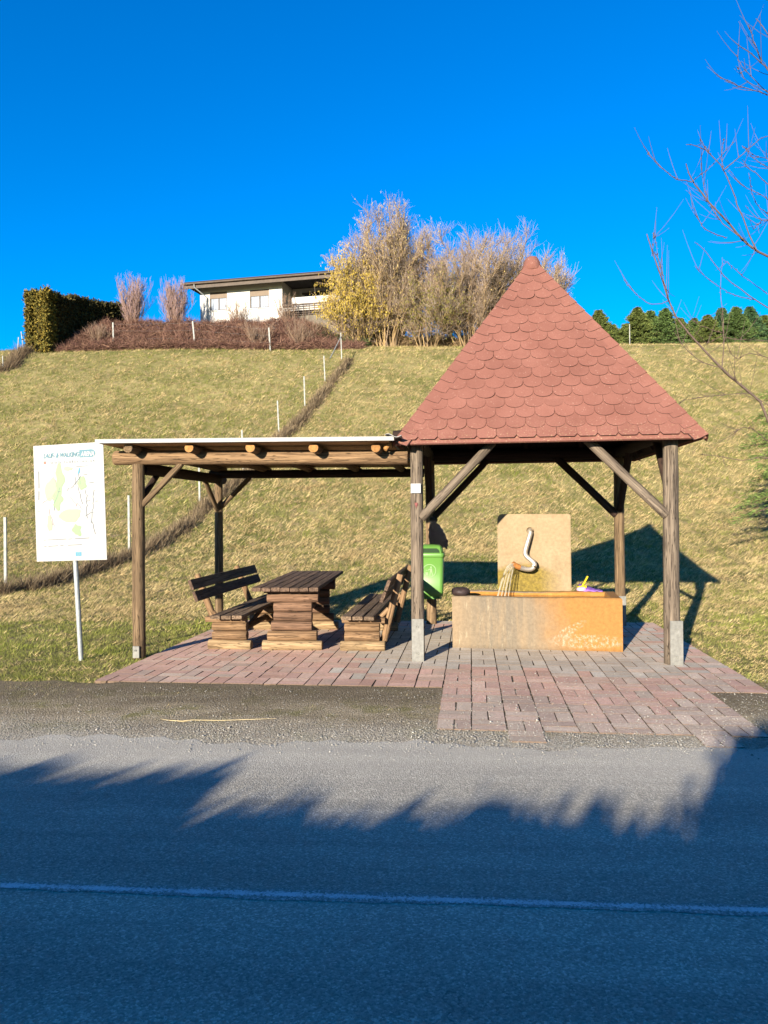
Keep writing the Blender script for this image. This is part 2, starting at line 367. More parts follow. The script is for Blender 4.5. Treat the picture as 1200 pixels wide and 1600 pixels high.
def tubes(P, Rr, sides=3):
    """P (n,k,3), R (n,k) -> verts, quad loops"""
    P = np.asarray(P, float); n, k, _ = P.shape; d = np.gradient(P, axis=1); d /= np.linalg.norm(d, axis=2, keepdims=True)+1e-9
    ref = np.where(np.abs(d[..., 2:3]) > .9, np.array([1., 0, 0]), np.array([0, 0, 1.])); a = np.cross(d, ref); a /= np.linalg.norm(a, axis=2, keepdims=True)+1e-9; b_ = np.cross(d, a)
    ang = np.arange(sides)*2*np.pi/sides
    V = P[:, :, None]+Rr[:, :, None, None]*(a[:, :, None]*np.cos(ang)[None, None, :, None]+b_[:, :, None]*np.sin(ang)[None, None, :, None])
    idx = np.arange(n*k*sides).reshape(n, k, sides); nx = np.roll(idx, -1, axis=2)
    Q = np.stack([idx[:, :-1], nx[:, :-1], nx[:, 1:], idx[:, 1:]], -1); return V.reshape(-1, 3), Q.reshape(-1, 4)
def tube_obj(name, P, Rr, mat, parent=None, sides=3, col=None):
    V, Q = tubes(P, Rr, sides); return npmesh(name, V, Q, 4, mat, parent, smooth=True)
def one_tube(name, pts, r, mat, parent=None, sides=12, rr=None):
    P = np.array([pts], float); return tube_obj(name, P, np.array([rr if rr is not None else [r]*len(pts)], float), mat, parent, sides)
def blades(pos, dirv, ln, wd, bend=None):
    """single tapered triangles; returns V, L"""
    n = len(pos); side = np.cross(dirv, rng.normal(size=(n, 3))); side /= np.linalg.norm(side, axis=1, keepdims=True)+1e-9
    V = np.empty((n, 3, 3)); V[:, 0] = pos-side*wd[:, None]/2; V[:, 1] = pos+side*wd[:, None]/2; V[:, 2] = pos+dirv*ln[:, None]
    return V.reshape(-1, 3), np.arange(3*n)
def cards(pos, dirv, ln, wd):
    n = len(pos); side = np.cross(dirv, rng.normal(size=(n, 3))); side /= np.linalg.norm(side, axis=1, keepdims=True)+1e-9
    V = np.empty((n, 4, 3)); s = side*wd[:, None]/2; d = dirv*ln[:, None]
    V[:, 0] = pos; V[:, 1] = pos+d*.45+s; V[:, 2] = pos+d; V[:, 3] = pos+d*.45-s
    return V.reshape(-1, 3), np.arange(4*n)
def unit(v): return v/(np.linalg.norm(v, axis=-1, keepdims=True)+1e-9)

# ================================================================ GROUND, ROAD, VERGE, PAVING
xs = np.concatenate([np.linspace(-600, -60, 12), np.arange(-54, 54.1, .6), np.linspace(60, 600, 12)])
ys = np.concatenate([np.linspace(-500, -20, 12), np.arange(-14, 12, .7), np.arange(12, 62, .45), np.geomspace(63, 900, 14)])
XX, YY = np.meshgrid(xs, ys); ZZ = T(XX, YY); V = np.stack([XX, YY, ZZ], -1).reshape(-1, 3)
ii = np.arange(len(V)).reshape(XX.shape); Q = np.stack([ii[:-1, :-1], ii[:-1, 1:], ii[1:, 1:], ii[1:, :-1]], -1).reshape(-1, 4)
o = npmesh('ground', V, Q, 4, M['grass'], smooth=True); tag(o, kind='structure')
RY = -.0813                                    # road heading: right end nearer
road = empty('road', (0, 2.93, 0), math.atan(RY)); tag(road, kind='structure')
def strip(name, x0, x1, y0, y1, z, mat, parent, nx=400, jit=.02, kind=None, ny=2):
    X = np.linspace(x0, x1, nx); V = []; 
    for j in range(ny):
        yy = y0+(y1-y0)*j/(ny-1)
        e = jit if j in (0, ny-1) else 0
        for x in X: V.append((x, yy+e*(math.sin(x*3.1+j*2)*.5+random.uniform(-.6, .6)), z))
    Fc = [(j*nx+i, j*nx+i+1, (j+1)*nx+i+1, (j+1)*nx+i) for j in range(ny-1) for i in range(nx-1)]
    o = mesh(name, V, Fc, mat, parent); return o
strip('asphalt', -90, 90, -2.4, 1.98, .0125, M['asphalt'], road, 1500, .11)
strip('asphalt_edge', -14, 14, 1.5, 2.0, .0022, M['asphalt'], road, 40, 0) if False else None
ln = strip('centre_line', -90, 90, -.036, .036, .0145, M['paint'], road, 1800, .012)
verge = empty('verge', (0, 2.93, 0), math.atan(RY)); tag(verge, kind='structure')
strip('gravel_verge', -90, 90, 1.8, 3.72, .0092, M['gravel'], verge, 700, .12)
strip('near_verge', -90, 90, -3.1, -2.3, .001, M['gravel'], verge, 300, .1)

pav = empty('paving', S2W(0, 0, 0), -YAW); tag(pav, kind='structure')
def rect(name, x0, x1, y0, y1, z, mat, parent): return mesh(name, [(x0, y0, z), (x1, y0, z), (x1, y1, z), (x0, y1, z)], [(0, 1, 2, 3)], mat, parent)
rect('sand_bed', -2.88, 3.08, -1.2, 2.75, .0102, M['sand'], pav); rect('sand_bed', .31, 2.5, -2.4, -1.2, .0106, M['sand'], pav)
def brick_v(sx, sy, h=.03, c=.0007):
    hx, hy = sx/2, sy/2
    V = [(-hx, -hy, -h), (hx, -hy, -h), (hx, hy, -h), (-hx, hy, -h), (-hx, -hy, -c), (hx, -hy, -c), (hx, hy, -c), (-hx, hy, -c), (-hx+c, -hy+c, 0), (hx-c, -hy+c, 0), (hx-c, hy-c, 0), (-hx+c, hy-c, 0)]
    Fc = [(8, 9, 10, 11)]+[(i, (i+1) % 4, 4+(i+1) % 4, 4+i) for i in range(4)]+[(4+i, 4+(i+1) % 4, 8+(i+1) % 4, 8+i) for i in range(4)]
    return V, Fc
spots = []
m_ = .2525; ox = .05
for i in range(-13, 14):
    for j in range(-7, 16):
        x0, y0 = ox+i*m_, -1.2+j*m_; cx, cy = x0+m_/2, y0+m_/2
        if cy > -1.2:
            rightlim = 3.1+.05*math.sin(cy*7)
            if cx < -2.9 or cx > rightlim or cy > 2.72: continue
        else:
            if cx < .3 or cx > 2.5 or cy < -2.5+.1*math.sin(cx*5): continue
        if -.01 < (cx-1.28)/.88 < .99 and .85 < cy < 1.3 and False: continue
        if (i+j) % 2: spots += [(cx, cy-m_/4, 0), (cx, cy+m_/4, 0)]
        else: spots += [(cx-m_/4, cy, 1), (cx+m_/4, cy, 1)]
def brick_mat(x, y):
    g_ = float(sstep(-.9, -.3, x)*sstep(-.62+.25*math.sin(x*2.3), -.35+.25*math.sin(x*2.3), y)*(1-sstep(2.1, 2.9, x)*.6)*(1-sstep(1.6, 2.4, y)*.5))
    a_ = float(sstep(-1.35, -2.3, y))*.9+float(sstep(1.6, 2.6, x))*.35+.12
    u = random.random()
    if u < g_: return 3+(random.random() < .3)
    if random.random() < a_: return 5+(random.random() < .45)
    return random.choice([0, 0, 1, 2])
bme = [bpy.data.meshes.new('brick') for _ in range(3)]
for me in bme:
    V, Fc = brick_v(.243+random.uniform(-.002, .002), .1168); V = [(x+random.uniform(-.0015, .0015), y+random.uniform(-.0015, .0015), z) for x, y, z in V]
    me.from_pydata(V, [], Fc); me.materials.append(RED[0]); me.materials.append(M['side']); me.polygons.foreach_set('material_index', [0]+[1]*8)
def dcam(s):
    w_ = S2W(s[0], s[1]); q = -1 if (abs(w_.x)-.1 > .53*w_.y) else 0
    hid = 100 if (s[1] > .75 and .4 < s[0] < 2.3) or (s[1] > .55 and -2.5 < s[0] < -.3) else 0
    return w_.y*w_.y+hid+(200 if q else 0)
spots.sort(key=dcam); JV, JF, JM = [], [], []
for k, (x, y, r) in enumerate(spots):
    a = (math.pi/2 if r else 0)+random.gauss(0, .012); z = .0165+random.gauss(0, .0006); mi_ = brick_mat(x, y)
    if k < 300:
        o = bpy.data.objects.new('brick', random.choice(bme)); link(o, pav); o.location = (x+random.gauss(0, .002), y+random.gauss(0, .002), z)
        o.rotation_euler = (random.gauss(0, .002), random.gauss(0, .002), a); o.material_slots[0].link = 'OBJECT'; o.material_slots[0].material = BM[mi_]
    else:
        V, Fc = brick_v(.243, .1168); b0 = len(JV); ca, sa = math.cos(a), math.sin(a)
        JV += [(x+vx*ca-vy*sa, y+vx*sa+vy*ca, z+vz) for vx, vy, vz in V]; JF += [tuple(q+b0 for q in f) for f in Fc]; JM += [mi_]+[len(BM)]*8
o = mesh('bricks', JV, JF, None, pav, False, BM+[M['side']], JM); o['kind'] = 'stuff'

# loose pebbles on verge and apron
npb = 30000
px = rng.uniform(-5, 5, npb); py = rng.normal(2.12, .22, npb); sel = rng.random(npb) < .3; py[sel] = rng.uniform(1.9, 3.5, sel.sum())
ext = rng.random(npb) < .12; px[ext] = rng.uniform(.2, 3.2, ext.sum()); py[ext] = rng.uniform(2.4, 4.2, ext.sum())
keep = (py > 1.55) & (py < 4.3); px, py = px[keep], py[keep]
c_, s_ = math.cos(math.atan(RY)), math.sin(math.atan(RY)); wx, wy = px*c_-py*s_, 2.93+px*s_+py*c_
ns = rng.lognormal(-5.75, .4, len(px)); base = np.array([(1, 0, 0), (-1, 0, 0), (0, 1, 0), (0, -1, 0), (0, 0, 1), (0, 0, -1)], float)
sc = rng.uniform(.6, 1.25, (len(px), 6, 1)); jit = rng.normal(0, .22, (len(px), 6, 3)); an = rng.uniform(0, 6.28, len(px))
B = base[None]*sc+jit; Bx = B[..., 0]*np.cos(an)[:, None]-B[..., 1]*np.sin(an)[:, None]; By = B[..., 0]*np.sin(an)[:, None]+B[..., 1]*np.cos(an)[:, None]
zb = np.where((wy > 4.75) & (wx > .2) & (wx < 3.2), .0165, np.where(py < 2.0, .0125, .0095))
PV = np.stack([wx[:, None]+Bx*ns[:, None], wy[:, None]+By*ns[:, None], zb[:, None]+(B[..., 2]*.6+.3)*ns[:, None]], -1).reshape(-1, 3)
tri = np.array([(0, 2, 4), (2, 1, 4), (1, 3, 4), (3, 0, 4), (2, 0, 5), (1, 2, 5), (3, 1, 5), (0, 3, 5)])
PL = (np.arange(len(px))[:, None, None]*6+tri[None]).reshape(-1, 3)
pc = np.repeat(rng.uniform(.16, .36, len(px)), 6)[:, None]*np.array([[1, .95, .83]])
M['attr'] = attr_mat('stone chips'); M['leafy'] = attr_mat('grass blades', .85, .3); M['twigattr'] = attr_mat('twigs and catkins', .85, .15)
o = npmesh('pebbles', PV, PL, 3, M['attr'], None, pc); tag(o, 'pale loose pebbles scattered along the road edge and over the front pavers', 'pebbles', kind='stuff')
# straw stalk on the gravel
pts = [at(x, y, 1) for x, y in [(250, 1123), (285, 1125), (330, 1125), (380, 1124), (432, 1123)]]
def flat(px_, py_, z=.012):
    v = ray(px_, py_); t = (z-EYE)/v.z; return v*t+Vector((0, 0, EYE))
pts = [flat(*q) for q in [(250, 1123), (262, 1125), (285, 1127), (300, 1125), (345, 1125.5), (390, 1124), (432, 1122.5)]]
o = one_tube('straw_stalk', pts, .005, M['straw'], None, 6, [.001, .003, .007, .005, .003, .003, .001]); tag(o, 'long pale dry straw stalk lying on the gravel in front of the pavers', 'straw')

# ================================================================ PAVILION (pyramid roof shelter)
pv = empty('fountain_pavilion', S2W(0, 0, 0), -YAW); tag(pv, 'open timber pavilion with steep pyramid roof of red scalloped shingles over the fountain', 'pavilion')
PR = .093
posts = {'FL': (0, 0), 'FR': (S, 0), 'BL': (0, S), 'BR': (S, S)}
for k, (x, y) in posts.items():
    r_ = .07 if k != 'FR' else .08
    p_ = log('post', (x, y, .0), (x, y, 2.44), r_, r_*.93, M['post_grey'] if k in ('FL', 'FR') else M['post'], pv, 18, None, .05)
    if k in ('FL', 'FR', 'BR'):
        h_ = .46 if k != 'BR' else .42
        sh = mesh('post_shoe', *(lambda a, b, h: ([(-a, 0, 0), (a, 0, 0), (a, b, 0), (-a, b, 0), (-a, 0, h), (a, 0, h), (a, b, h), (-a, b, h)], [(0, 1, 5, 4), (1, 2, 6, 5), (2, 3, 7, 6), (3, 0, 4, 7), (4, 5, 6, 7), (3, 2, 1, 0)]))(.062, .03, h_), M['shoe'], pv)
        sh.location = (x+(.02 if k == 'FR' else -.0), y-.09 if k == 'FR' else y-.08, 0)
        for zz in (.1, h_-.08):
            q = one_tube('bolt', [(0, -.008, 0), (0, .006, 0)], .012, M['steel'], sh, 8); q.location = (0, 0, zz)
# ring beams
for a, b_ in ((('FL'), ('FR')), (('BL'), ('BR'))):
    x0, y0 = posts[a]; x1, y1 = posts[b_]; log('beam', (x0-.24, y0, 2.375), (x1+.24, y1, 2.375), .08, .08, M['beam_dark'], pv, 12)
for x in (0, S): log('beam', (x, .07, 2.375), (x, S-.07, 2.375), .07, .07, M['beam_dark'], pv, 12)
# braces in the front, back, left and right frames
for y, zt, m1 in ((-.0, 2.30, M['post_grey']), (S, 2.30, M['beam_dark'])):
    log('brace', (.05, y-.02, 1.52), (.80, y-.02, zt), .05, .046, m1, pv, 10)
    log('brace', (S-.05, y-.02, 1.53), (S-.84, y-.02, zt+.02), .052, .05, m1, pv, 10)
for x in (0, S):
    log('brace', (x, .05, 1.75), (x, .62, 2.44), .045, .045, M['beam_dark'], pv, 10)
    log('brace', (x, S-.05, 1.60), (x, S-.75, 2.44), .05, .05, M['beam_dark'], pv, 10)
# roof
OV = .262; CX = S/2+.04; HW = S/2+OV-.03; ZE, ZA = 2.30, 4.62; CYr = S/2
SLl = math.hypot(HW, ZA-ZE)
deck = mesh('roof_deck', [(CX-HW, CYr-HW, ZE), (CX+HW, CYr-HW, ZE), (CX+HW, CYr+HW, ZE), (CX-HW, CYr+HW, ZE), (CX, CYr, ZA),
       (CX-HW+.06, CYr-HW+.06, ZE-.012), (CX+HW-.06, CYr-HW+.06, ZE-.012), (CX+HW-.06, CYr+HW-.06, ZE-.012), (CX-HW+.06, CYr+HW-.06, ZE-.012), (CX, CYr, ZA-.12)],
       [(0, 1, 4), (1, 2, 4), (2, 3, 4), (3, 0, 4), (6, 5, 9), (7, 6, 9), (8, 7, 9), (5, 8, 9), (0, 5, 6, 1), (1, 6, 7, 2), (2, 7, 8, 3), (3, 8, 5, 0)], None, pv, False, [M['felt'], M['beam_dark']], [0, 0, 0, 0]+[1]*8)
for k in range(4):      # rafters seen from below
    ca, sa = [(1, 0), (0, 1), (-1, 0), (0, -1)][k]
    for u in (-.75, 0, .75):
        r0 = HW-.1; f_ = 1-abs(u)/HW
        e = Vector((u*-sa+ca*r0, u*ca+sa*r0, 0)); tp = Vector((u*-sa+ca*abs(u), u*ca+sa*abs(u), 0))
        zof = lambda d: ZE+(ZA-ZE)*(1-d/HW)-.13
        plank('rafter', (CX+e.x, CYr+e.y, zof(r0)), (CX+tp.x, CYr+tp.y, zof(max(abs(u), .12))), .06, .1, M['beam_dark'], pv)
def clip_tri(poly, W_, H_):
    """clip polygon in (u,v) to triangle with base half width W_ at v=0 and apex (0,H_)"""
    def cut(pl, a, b_, c):
        out = []
        for i in range(len(pl)):
            P, Q = pl[i], pl[(i+1) % len(pl)]; dp, dq = a*P[0]+b_*P[1]+c, a*Q[0]+b_*Q[1]+c
            if dp >= 0: out.append(P)
            if dp*dq < 0: t = dp/(dp-dq); out.append((P[0]+(Q[0]-P[0])*t, P[1]+(Q[1]-P[1])*t))
        return out
    poly = cut(poly, H_, -W_, H_*W_)
    return cut(poly, -H_, -W_, H_*W_) if len(poly) > 2 else []
NR = 20; EX = SLl/NR; TW = .2
def tab(row, uc, last=False, th=.006, jx=0.):
    v0 = row*EX-.0; pts = []
    w2 = TW/2-.0015
    depth = EX*.62 if not last else .03
    n_ = 9
    for i in range(n_):                                     # rounded lower edge
        a = math.pi*i/(n_-1); s_ = abs(math.sin(a))**.8
        pts.append((uc-w2*math.cos(a), v0+depth*(1-s_)+(0.0)))
    if last: pts = [(uc-w2, v0+.05), (uc-w2+.026, v0+.016), (uc+w2-.026, v0+.016), (uc+w2, v0+.05)]
    pts += [(uc+w2, v0+EX*2.05), (uc-w2, v0+EX*2.05)]
    return pts, v0
def tab_solid(poly, v0, th=.007, lift=.015):
    off = lambda v: .002+lift*max(0, 1-(v-v0)/(EX*2.1))
    n_ = len(poly); V = [(u, v, off(v)+th) for u, v in poly]+[(u, v, off(v)) for u, v in poly]
    Fc = [tuple(range(n_))]+[(i, n_+i, n_+(i+1) % n_, (i+1) % n_) for i in range(n_)]
    return V, Fc
def face_M(k):
    # local u along eave, v up the slope, w outwards
    th = [0, 1, 2, 3][k]*math.pi/2
    base = Matrix.Translation((CX, CYr, 0)) @ Matrix.Rotation(th, 4, 'Z')
    v_ = Vector((0, HW, ZA-ZE)).normalized(); u_ = Vector((1, 0, 0)); w_ = u_.cross(v_)
    m = Matrix(((u_.x, v_.x, w_.x, 0), (u_.y, v_.y, w_.y, -HW), (u_.z, v_.z, w_.z, ZE), (0, 0, 0, 1)))
    return base @ m
share = {}
for k in range(4):
    Mk = face_M(k); JV, JF = [], []
    for r_ in range(NR):
        half = HW*(1-(r_*EX)/SLl); n_ = int(half/TW)+2
        for i in range(-n_, n_+1):
            uc = i*TW+(TW/2 if r_ % 2 else 0)
            poly, v0 = tab(r_, uc, r_ == 0)
            full = len(poly); pc_ = clip_tri(poly, HW-.002, SLl-.01)
            if len(pc_) < 3: continue
            ar = abs(sum(pc_[q][0]*pc_[(q+1) % len(pc_)][1]-pc_[(q+1) % len(pc_)][0]*pc_[q][1] for q in range(len(pc_))))/2
            if ar < .0012: continue
            V, Fc = tab_solid(pc_, v0)
            if k == 0:
                jr = random.gauss(0, .006); jl = random.uniform(0, .003)
                if pc_ == poly:
                    key = (r_ == 0)
                    if key not in share:
                        V2 = [(u-uc, v-v0, w_) for u, v, w_ in V]; me = bpy.data.meshes.new('shingle'); me.from_pydata(V2, [], Fc); me.materials.append(M['shingle']); me.materials.append(M['felt']); me.polygons.foreach_set('material_index', [0]+[1]*(len(Fc)-1)); share[key] = me
                    o = bpy.data.objects.new('shingle', share[key]); link(o, pv); o.matrix_local = Mk @ Matrix.Translation((uc, v0, jl)) @ Matrix.Rotation(jr, 4, 'Z') @ Matrix.Rotation(random.gauss(0, .012), 4, 'X')
                else:
                    o = mesh('shingle', V, Fc, None, pv, False, [M['shingle'], M['felt']], [0]+[1]*(len(Fc)-1)); o.matrix_local = Mk
            else:
                b0 = len(JV); JV += [tuple(Mk @ Vector(v)) for v in V]; JF += [tuple(q+b0 for q in f) for f in Fc]
    if k: o = mesh('shingles', JV, JF, M['shingle'], pv); o['kind'] = 'stuff'
# eave starter strips with drip edge
for k in range(4):
    Mk = face_M(k); V = [(-HW-.012, -.022, .001), (HW+.012, -.022, .001), (HW-.05, .08, .0015), (-HW+.05, .08, .0015), (-HW-.012, -.022, -.02), (HW+.012, -.022, -.02), (HW-.05, .08, -.004), (-HW+.05, .08, -.004)]
    o = mesh('eave_strip', V, [(0, 1, 2, 3), (5, 4, 7, 6), (4, 5, 1, 0), (5, 6, 2, 1), (7, 4, 0, 3)], M['shingle'], pv); o.matrix_local = Mk
# hip caps: folded pieces down each hip
for k in range(4):
    a0 = math.pi/2*k; c0 = Vector((HW*(1 if k in (0, 1) else -1), HW*(-1 if k in (0, 3) else 1), ZE)); ap = Vector((0, 0, ZA))
    hp = (ap-c0); L_ = hp.length; hd = hp.normalized()
    n1 = Vector((1 if c0.x > 0 else -1, 0, HW/(ZA-ZE))).normalized(); n2 = Vector((0, 1 if c0.y > 0 else -1, HW/(ZA-ZE))).normalized()
    w1 = hd.cross(n1).normalized(); w1 = w1 if w1.dot(Vector((0, -1 if c0.y > 0 else 1, 0))) > 0 else -w1
    w2 = hd.cross(n2).normalized(); w2 = w2 if w2.dot(Vector((-1 if c0.x > 0 else 1, 0, 0))) > 0 else -w2
    nn = (n1+n2).normalized(); nc = 19; stp = (L_-.1)/nc; W_ = .13
    for q in range(nc):
        s0 = q*stp-.012; s1 = s0+stp*1.35; lo, hi = .027, .016
        A = c0+hd*s0; B_ = c0+hd*s1; T_ = .006
        rows = []
        for P, of in ((A, lo), (B_, hi)):
            rows += [P+w1*W_+n1*(of-.004), P+w1*W_*.5+n1*of, P+nn*(of+.012), P+w2*W_*.5+n2*of, P+w2*W_+n2*(of-.004)]
        lower = [v-nn*T_*1.5 for v in rows]; V = [v+Vector((CX, CYr, 0)) for v in rows+lower]
        # rounded lower tips on the two wings
        for idx in (0, 4): 
            V[idx] += hd*.012; V[idx+10] += hd*.012
        Fc = []
        for i in range(4): Fc += [(i, i+1, i+6, i+5), (10+i+1, 10+i, 15+i, 15+i+1), (i+1, i, 10+i, 10+i+1), (5+i, 5+i+1, 15+i+1, 15+i)]
        Fc += [(0, 5, 15, 10), (9, 4, 14, 19)]
        mesh('hip_cap', V, Fc, None, pv, False, [M['shingle'], M['felt']], [0, 0, 1, 1]*4+[1, 1])
# rounded cap at the tip
V, Fc = [], []; prof = [(.03, .055), (.062, .045), (.085, .012), (.105, -.05), (.128, -.12), (.115, -.13)]
for r_, z_ in prof:
    for i in range(16): a = 6.2832*i/16; V.append((CX+r_*math.cos(a), CYr+r_*math.sin(a), ZA-.0+z_))
for j in range(len(prof)-1):
    for i in range(16): Fc.append((j*16+i, (j+1)*16+i, (j+1)*16+(i+1) % 16, j*16+(i+1) % 16))
Fc.append(tuple(range(16))); mesh('tip_cap', V, Fc, M['shingle'], pv, True)
# plate and trail mark on the front left post
wp = box('white_plate', (.105, .006, .1), S2W(-.005, -.079, 1.83), M['white'], None, .001, (0, 0, -YAW)); tag(wp, 'small blank white square plate nailed to the front middle post', 'plate')
M['redp'] = plain('red trail paint', (.13, .02, .015), .5); M['whitep'] = plain('white trail paint', (.5, .5, .48), .5)
tm = box('trail_mark', (.03, .004, .03), S2W(-.002, -.078, 1.665), M['redp'], None, .001, (0, 0, -YAW)); tag(tm, 'small red trail marker with white dot on the post below the white plate', 'trail marker')
q = one_tube('white_dot', [(0, -.004, 0), (0, -.0015, 0)], .011, M['whitep'], tm, 10)
q = extrude_poly('arrow_tip', [(-.008, 0), (.008, 0), (0, -.03)], .003, M['redp'], tm, (0, .0, -.016))

# ================================================================ LEAN-TO over the picnic table
lt = empty('picnic_shelter', S2W(LX, 0, 0), -YAW); tag(lt, 'low flat roofed timber shelter with white roof edge over the picnic table', 'shelter')
def L(x, y, z): return Vector((x-LX, y, z))
log('post', L(LX, 0, .0), L(LX, 0, 2.14), .071, .068, M['post'], lt, 18)
log('post', L(LX, S, .0), L(LX, S, 2.1), .062, .06, M['post'], lt, 14)
sh = box('post_shoe', (.075, .02, .13), L(LX, -.08, .075), M['shoe'], lt, .003); q = one_tube('bolt', [(0, -.02, .02), (0, -.008, .02)], .01, M['steel'], sh, 8)
log('beam', L(LX-.26, 0, 2.215), L(-.095, 0, 2.165), .078, .078, M['beam_light'], lt, 16, M['beam_light'], .05, None)
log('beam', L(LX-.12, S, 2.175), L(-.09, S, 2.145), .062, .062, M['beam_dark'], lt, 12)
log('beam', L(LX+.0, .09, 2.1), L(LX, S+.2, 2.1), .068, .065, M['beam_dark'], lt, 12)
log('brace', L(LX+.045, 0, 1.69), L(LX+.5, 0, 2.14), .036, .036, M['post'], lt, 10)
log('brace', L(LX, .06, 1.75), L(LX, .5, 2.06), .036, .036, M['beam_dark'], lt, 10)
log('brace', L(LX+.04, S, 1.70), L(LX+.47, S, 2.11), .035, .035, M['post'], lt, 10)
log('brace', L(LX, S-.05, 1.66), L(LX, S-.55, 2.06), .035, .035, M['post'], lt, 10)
for i, x in enumerate((-3.08, -2.40, -1.73, -1.05, -.40)):
    log('rafter', L(x, -.27, 2.302-.014*i), L(x, S+.22, 2.25-.012*i), .052, .05, M['beam_light'] if i else M['post'], lt, 14, M['cut'] if i else M['post'], .04, .55 if i else None)
log('rafter', L(-.31, -.2, 2.235), L(-.245, -.16, 2.325), .025, .025, M['cut'], lt, 8, M['cut'])
ZS = lambda x, y: 2.375-.0125*(x-LX+.28)-.018*(y+.35)
def slab4(name, x0, x1, y0, y1, dz, th, mat, parent):
    c = [(x0, y0), (x1, y0), (x1, y1), (x0, y1)]; V = [L(x, y, ZS(x, y)+dz) for x, y in c]+[L(x, y, ZS(x, y)+dz-th) for x, y in c]
    return mesh(name, V, [(0, 1, 2, 3), (7, 6, 5, 4), (0, 4, 5, 1), (1, 5, 6, 2), (2, 6, 7, 3), (3, 7, 4, 0)], mat, parent)
slab4('underside_board', -3.37, -.26, -.33, S+.3, -.018, .012, M['under'], lt)
slab4('roof_sheet', -3.39, -.24, -.35, S+.32, .006, .022, M['fascia'], lt)
slab4('roof_edge', -3.40, -.2, -.372, -.352, .014, .042, M['fascia'], lt)
for x in (-1.9, -.9): q = slab4('edge_joint', x, x+.006, -.3745, -.3725, .0135, .041, M['steel'], lt)
# crumpled flashing where both roofs meet
V = []; Fc = []; nx_, ny_ = 9, 14
for j in range(ny_):
    for i in range(nx_):
        u, v = i/(nx_-1), j/(ny_-1); x = -.29+.17*u; y = -.40+v*(S+.6); base = ZS(x, y)+.03
        V.append(L(x, y, base+.035*math.sin(u*7+j*1.9)*(.4+.6*abs(math.sin(j*2.1)))-.05*u*(1 if j % 2 else .3)))
for j in range(ny_-1):
    for i in range(nx_-1): a = j*nx_+i; Fc.append((a, a+1, a+nx_+1, a+nx_))
fl = mesh('flashing', V, Fc, M['fascia'], lt); md = fl.modifiers.new('s', 'SOLIDIFY'); md.thickness = .006

# ================================================================ PICNIC TABLE AND BENCHES
def stack(parent, rows, mats, y, th):
    """rows: (x0,x1,z) logs lying along x, flattened where they meet"""
    for (x0, x1, z, r_), m in zip(rows, mats):
        log('log', (x0, y, z), (x1, y, z), r_, r_*random.uniform(.95, 1.03), m, parent, 14, m, .05, None, 5)
TBX = -1.475; tb = empty('picnic_table', S2W(TBX, .45, 0), -YAW+.06); tag(tb, 'rustic picnic table of stacked logs with dark weathered plank top between two benches', 'table')
for y in (.0, 1.5):
    rows = [(-.35, .33, .063, .06), (-.29, .27, .175, .058), (-.245, .215, .287, .057), (-.215, .215, .397, .056), (-.215, .215, .505, .056), (-.29, .29, .613, .057)]
    stack(tb, rows, [M['log_pale'], M['log'], M['log_red'], M['log_red'], M['log_red'], M['log_red']], y+.06, .1)
    for x in (-.24, .22): log('foot', (x, y-.02, .012), (x, y+.14, .012), .014, .014, M['log_pale'], tb, 8, None, .1)
    plank('crossbar', (-.33, y+.06, .688), (.3, y+.06, .688), .09, .036, M['plank'], tb)
for i in range(7):
    x = -.375+.108*i+.0; plank('plank', (x, -.17+random.uniform(-.008, .008), .728), (x, 2.3+random.uniform(-.01, .01), .728), .1, .042, M['plank'], tb)
log('stretcher', (.0, .1, .36), (.0, 1.5, .36), .045, .045, M['log_red'], tb, 10)
for sx in (-1, 1): log('diagonal', (.02*sx, .35, .2), (.02*sx, 1.42, .62), .038, .038, M['log_red'], tb, 10)

def bench(x0, sgn, label):
    """sgn -1: back on the left"""
    b = empty('bench', S2W(x0, .45, 0), -YAW); tag(b, label, 'bench', 'rustic log benches at the picnic table')
    s = sgn
    for y in (.0, 1.45):
        rows = [(-.27, .23, .063, .06), (-.22, .18, .172, .055), (-.22, .18, .279, .055)]
        if s > 0: rows = [(-.24, .26, .063, .06), (-.19, .2, .172, .055), (-.19, .2, .279, .055)]
        stack(b, rows, [M['log_pale'], M['log'], M['log']], y+.06, .1)
        c0, c1 = (-.3, .18) if s < 0 else (-.22, .27)
        plank('crossbar', (c0, y+.05, .362), (c1, y+.05, .362), .1, .058, M['log'], b)
        # slanted back post
        xb = s*.24; log('back_post', (xb, y+.13, .12 if s > 0 else .36), (xb+s*.20, y+.13, .87), .042, .036, M['log'], b, 10, M['log'])
        log('back_strut', (s*.02, y+.13, .2), (s*.3, y+.13, .48), .028, .028, M['log'], b, 8)
    for i in range(3):
        x = -s*.14+s*.128*i-(.02 if s > 0 else -.02)*s*0
        plank('seat_plank', (x, -.18, .412), (x+.0, 2.16, .412), .113, .04, M['plank_grey'], b)
    dv = Vector((s*.20, 0, .51)).normalized(); nrm = Vector((-s*.51, 0, .20)).normalized()
    for j, t in enumerate((.30, .44)):
        c = Vector((s*.24, 0, .36))+dv*t+nrm*.062
        plank('back_plank', (c.x, -.32, c.z), (c.x, 2.12, c.z), .118, .036, M['plank'], b, up=nrm)
    log('stretcher', (0, .1, .19), (0, 1.45, .19), .04, .04, M['log'], b, 10)
    log('diagonal', (.0, .3, .1), (.0, 1.3, .33), .03, .03, M['log'], b, 8)
    return b
bench(-2.21, -1, 'log bench left of the table, with its plank back towards the left post')
bench(-.68, 1, 'log bench right of the table, with its plank back towards the green bin')

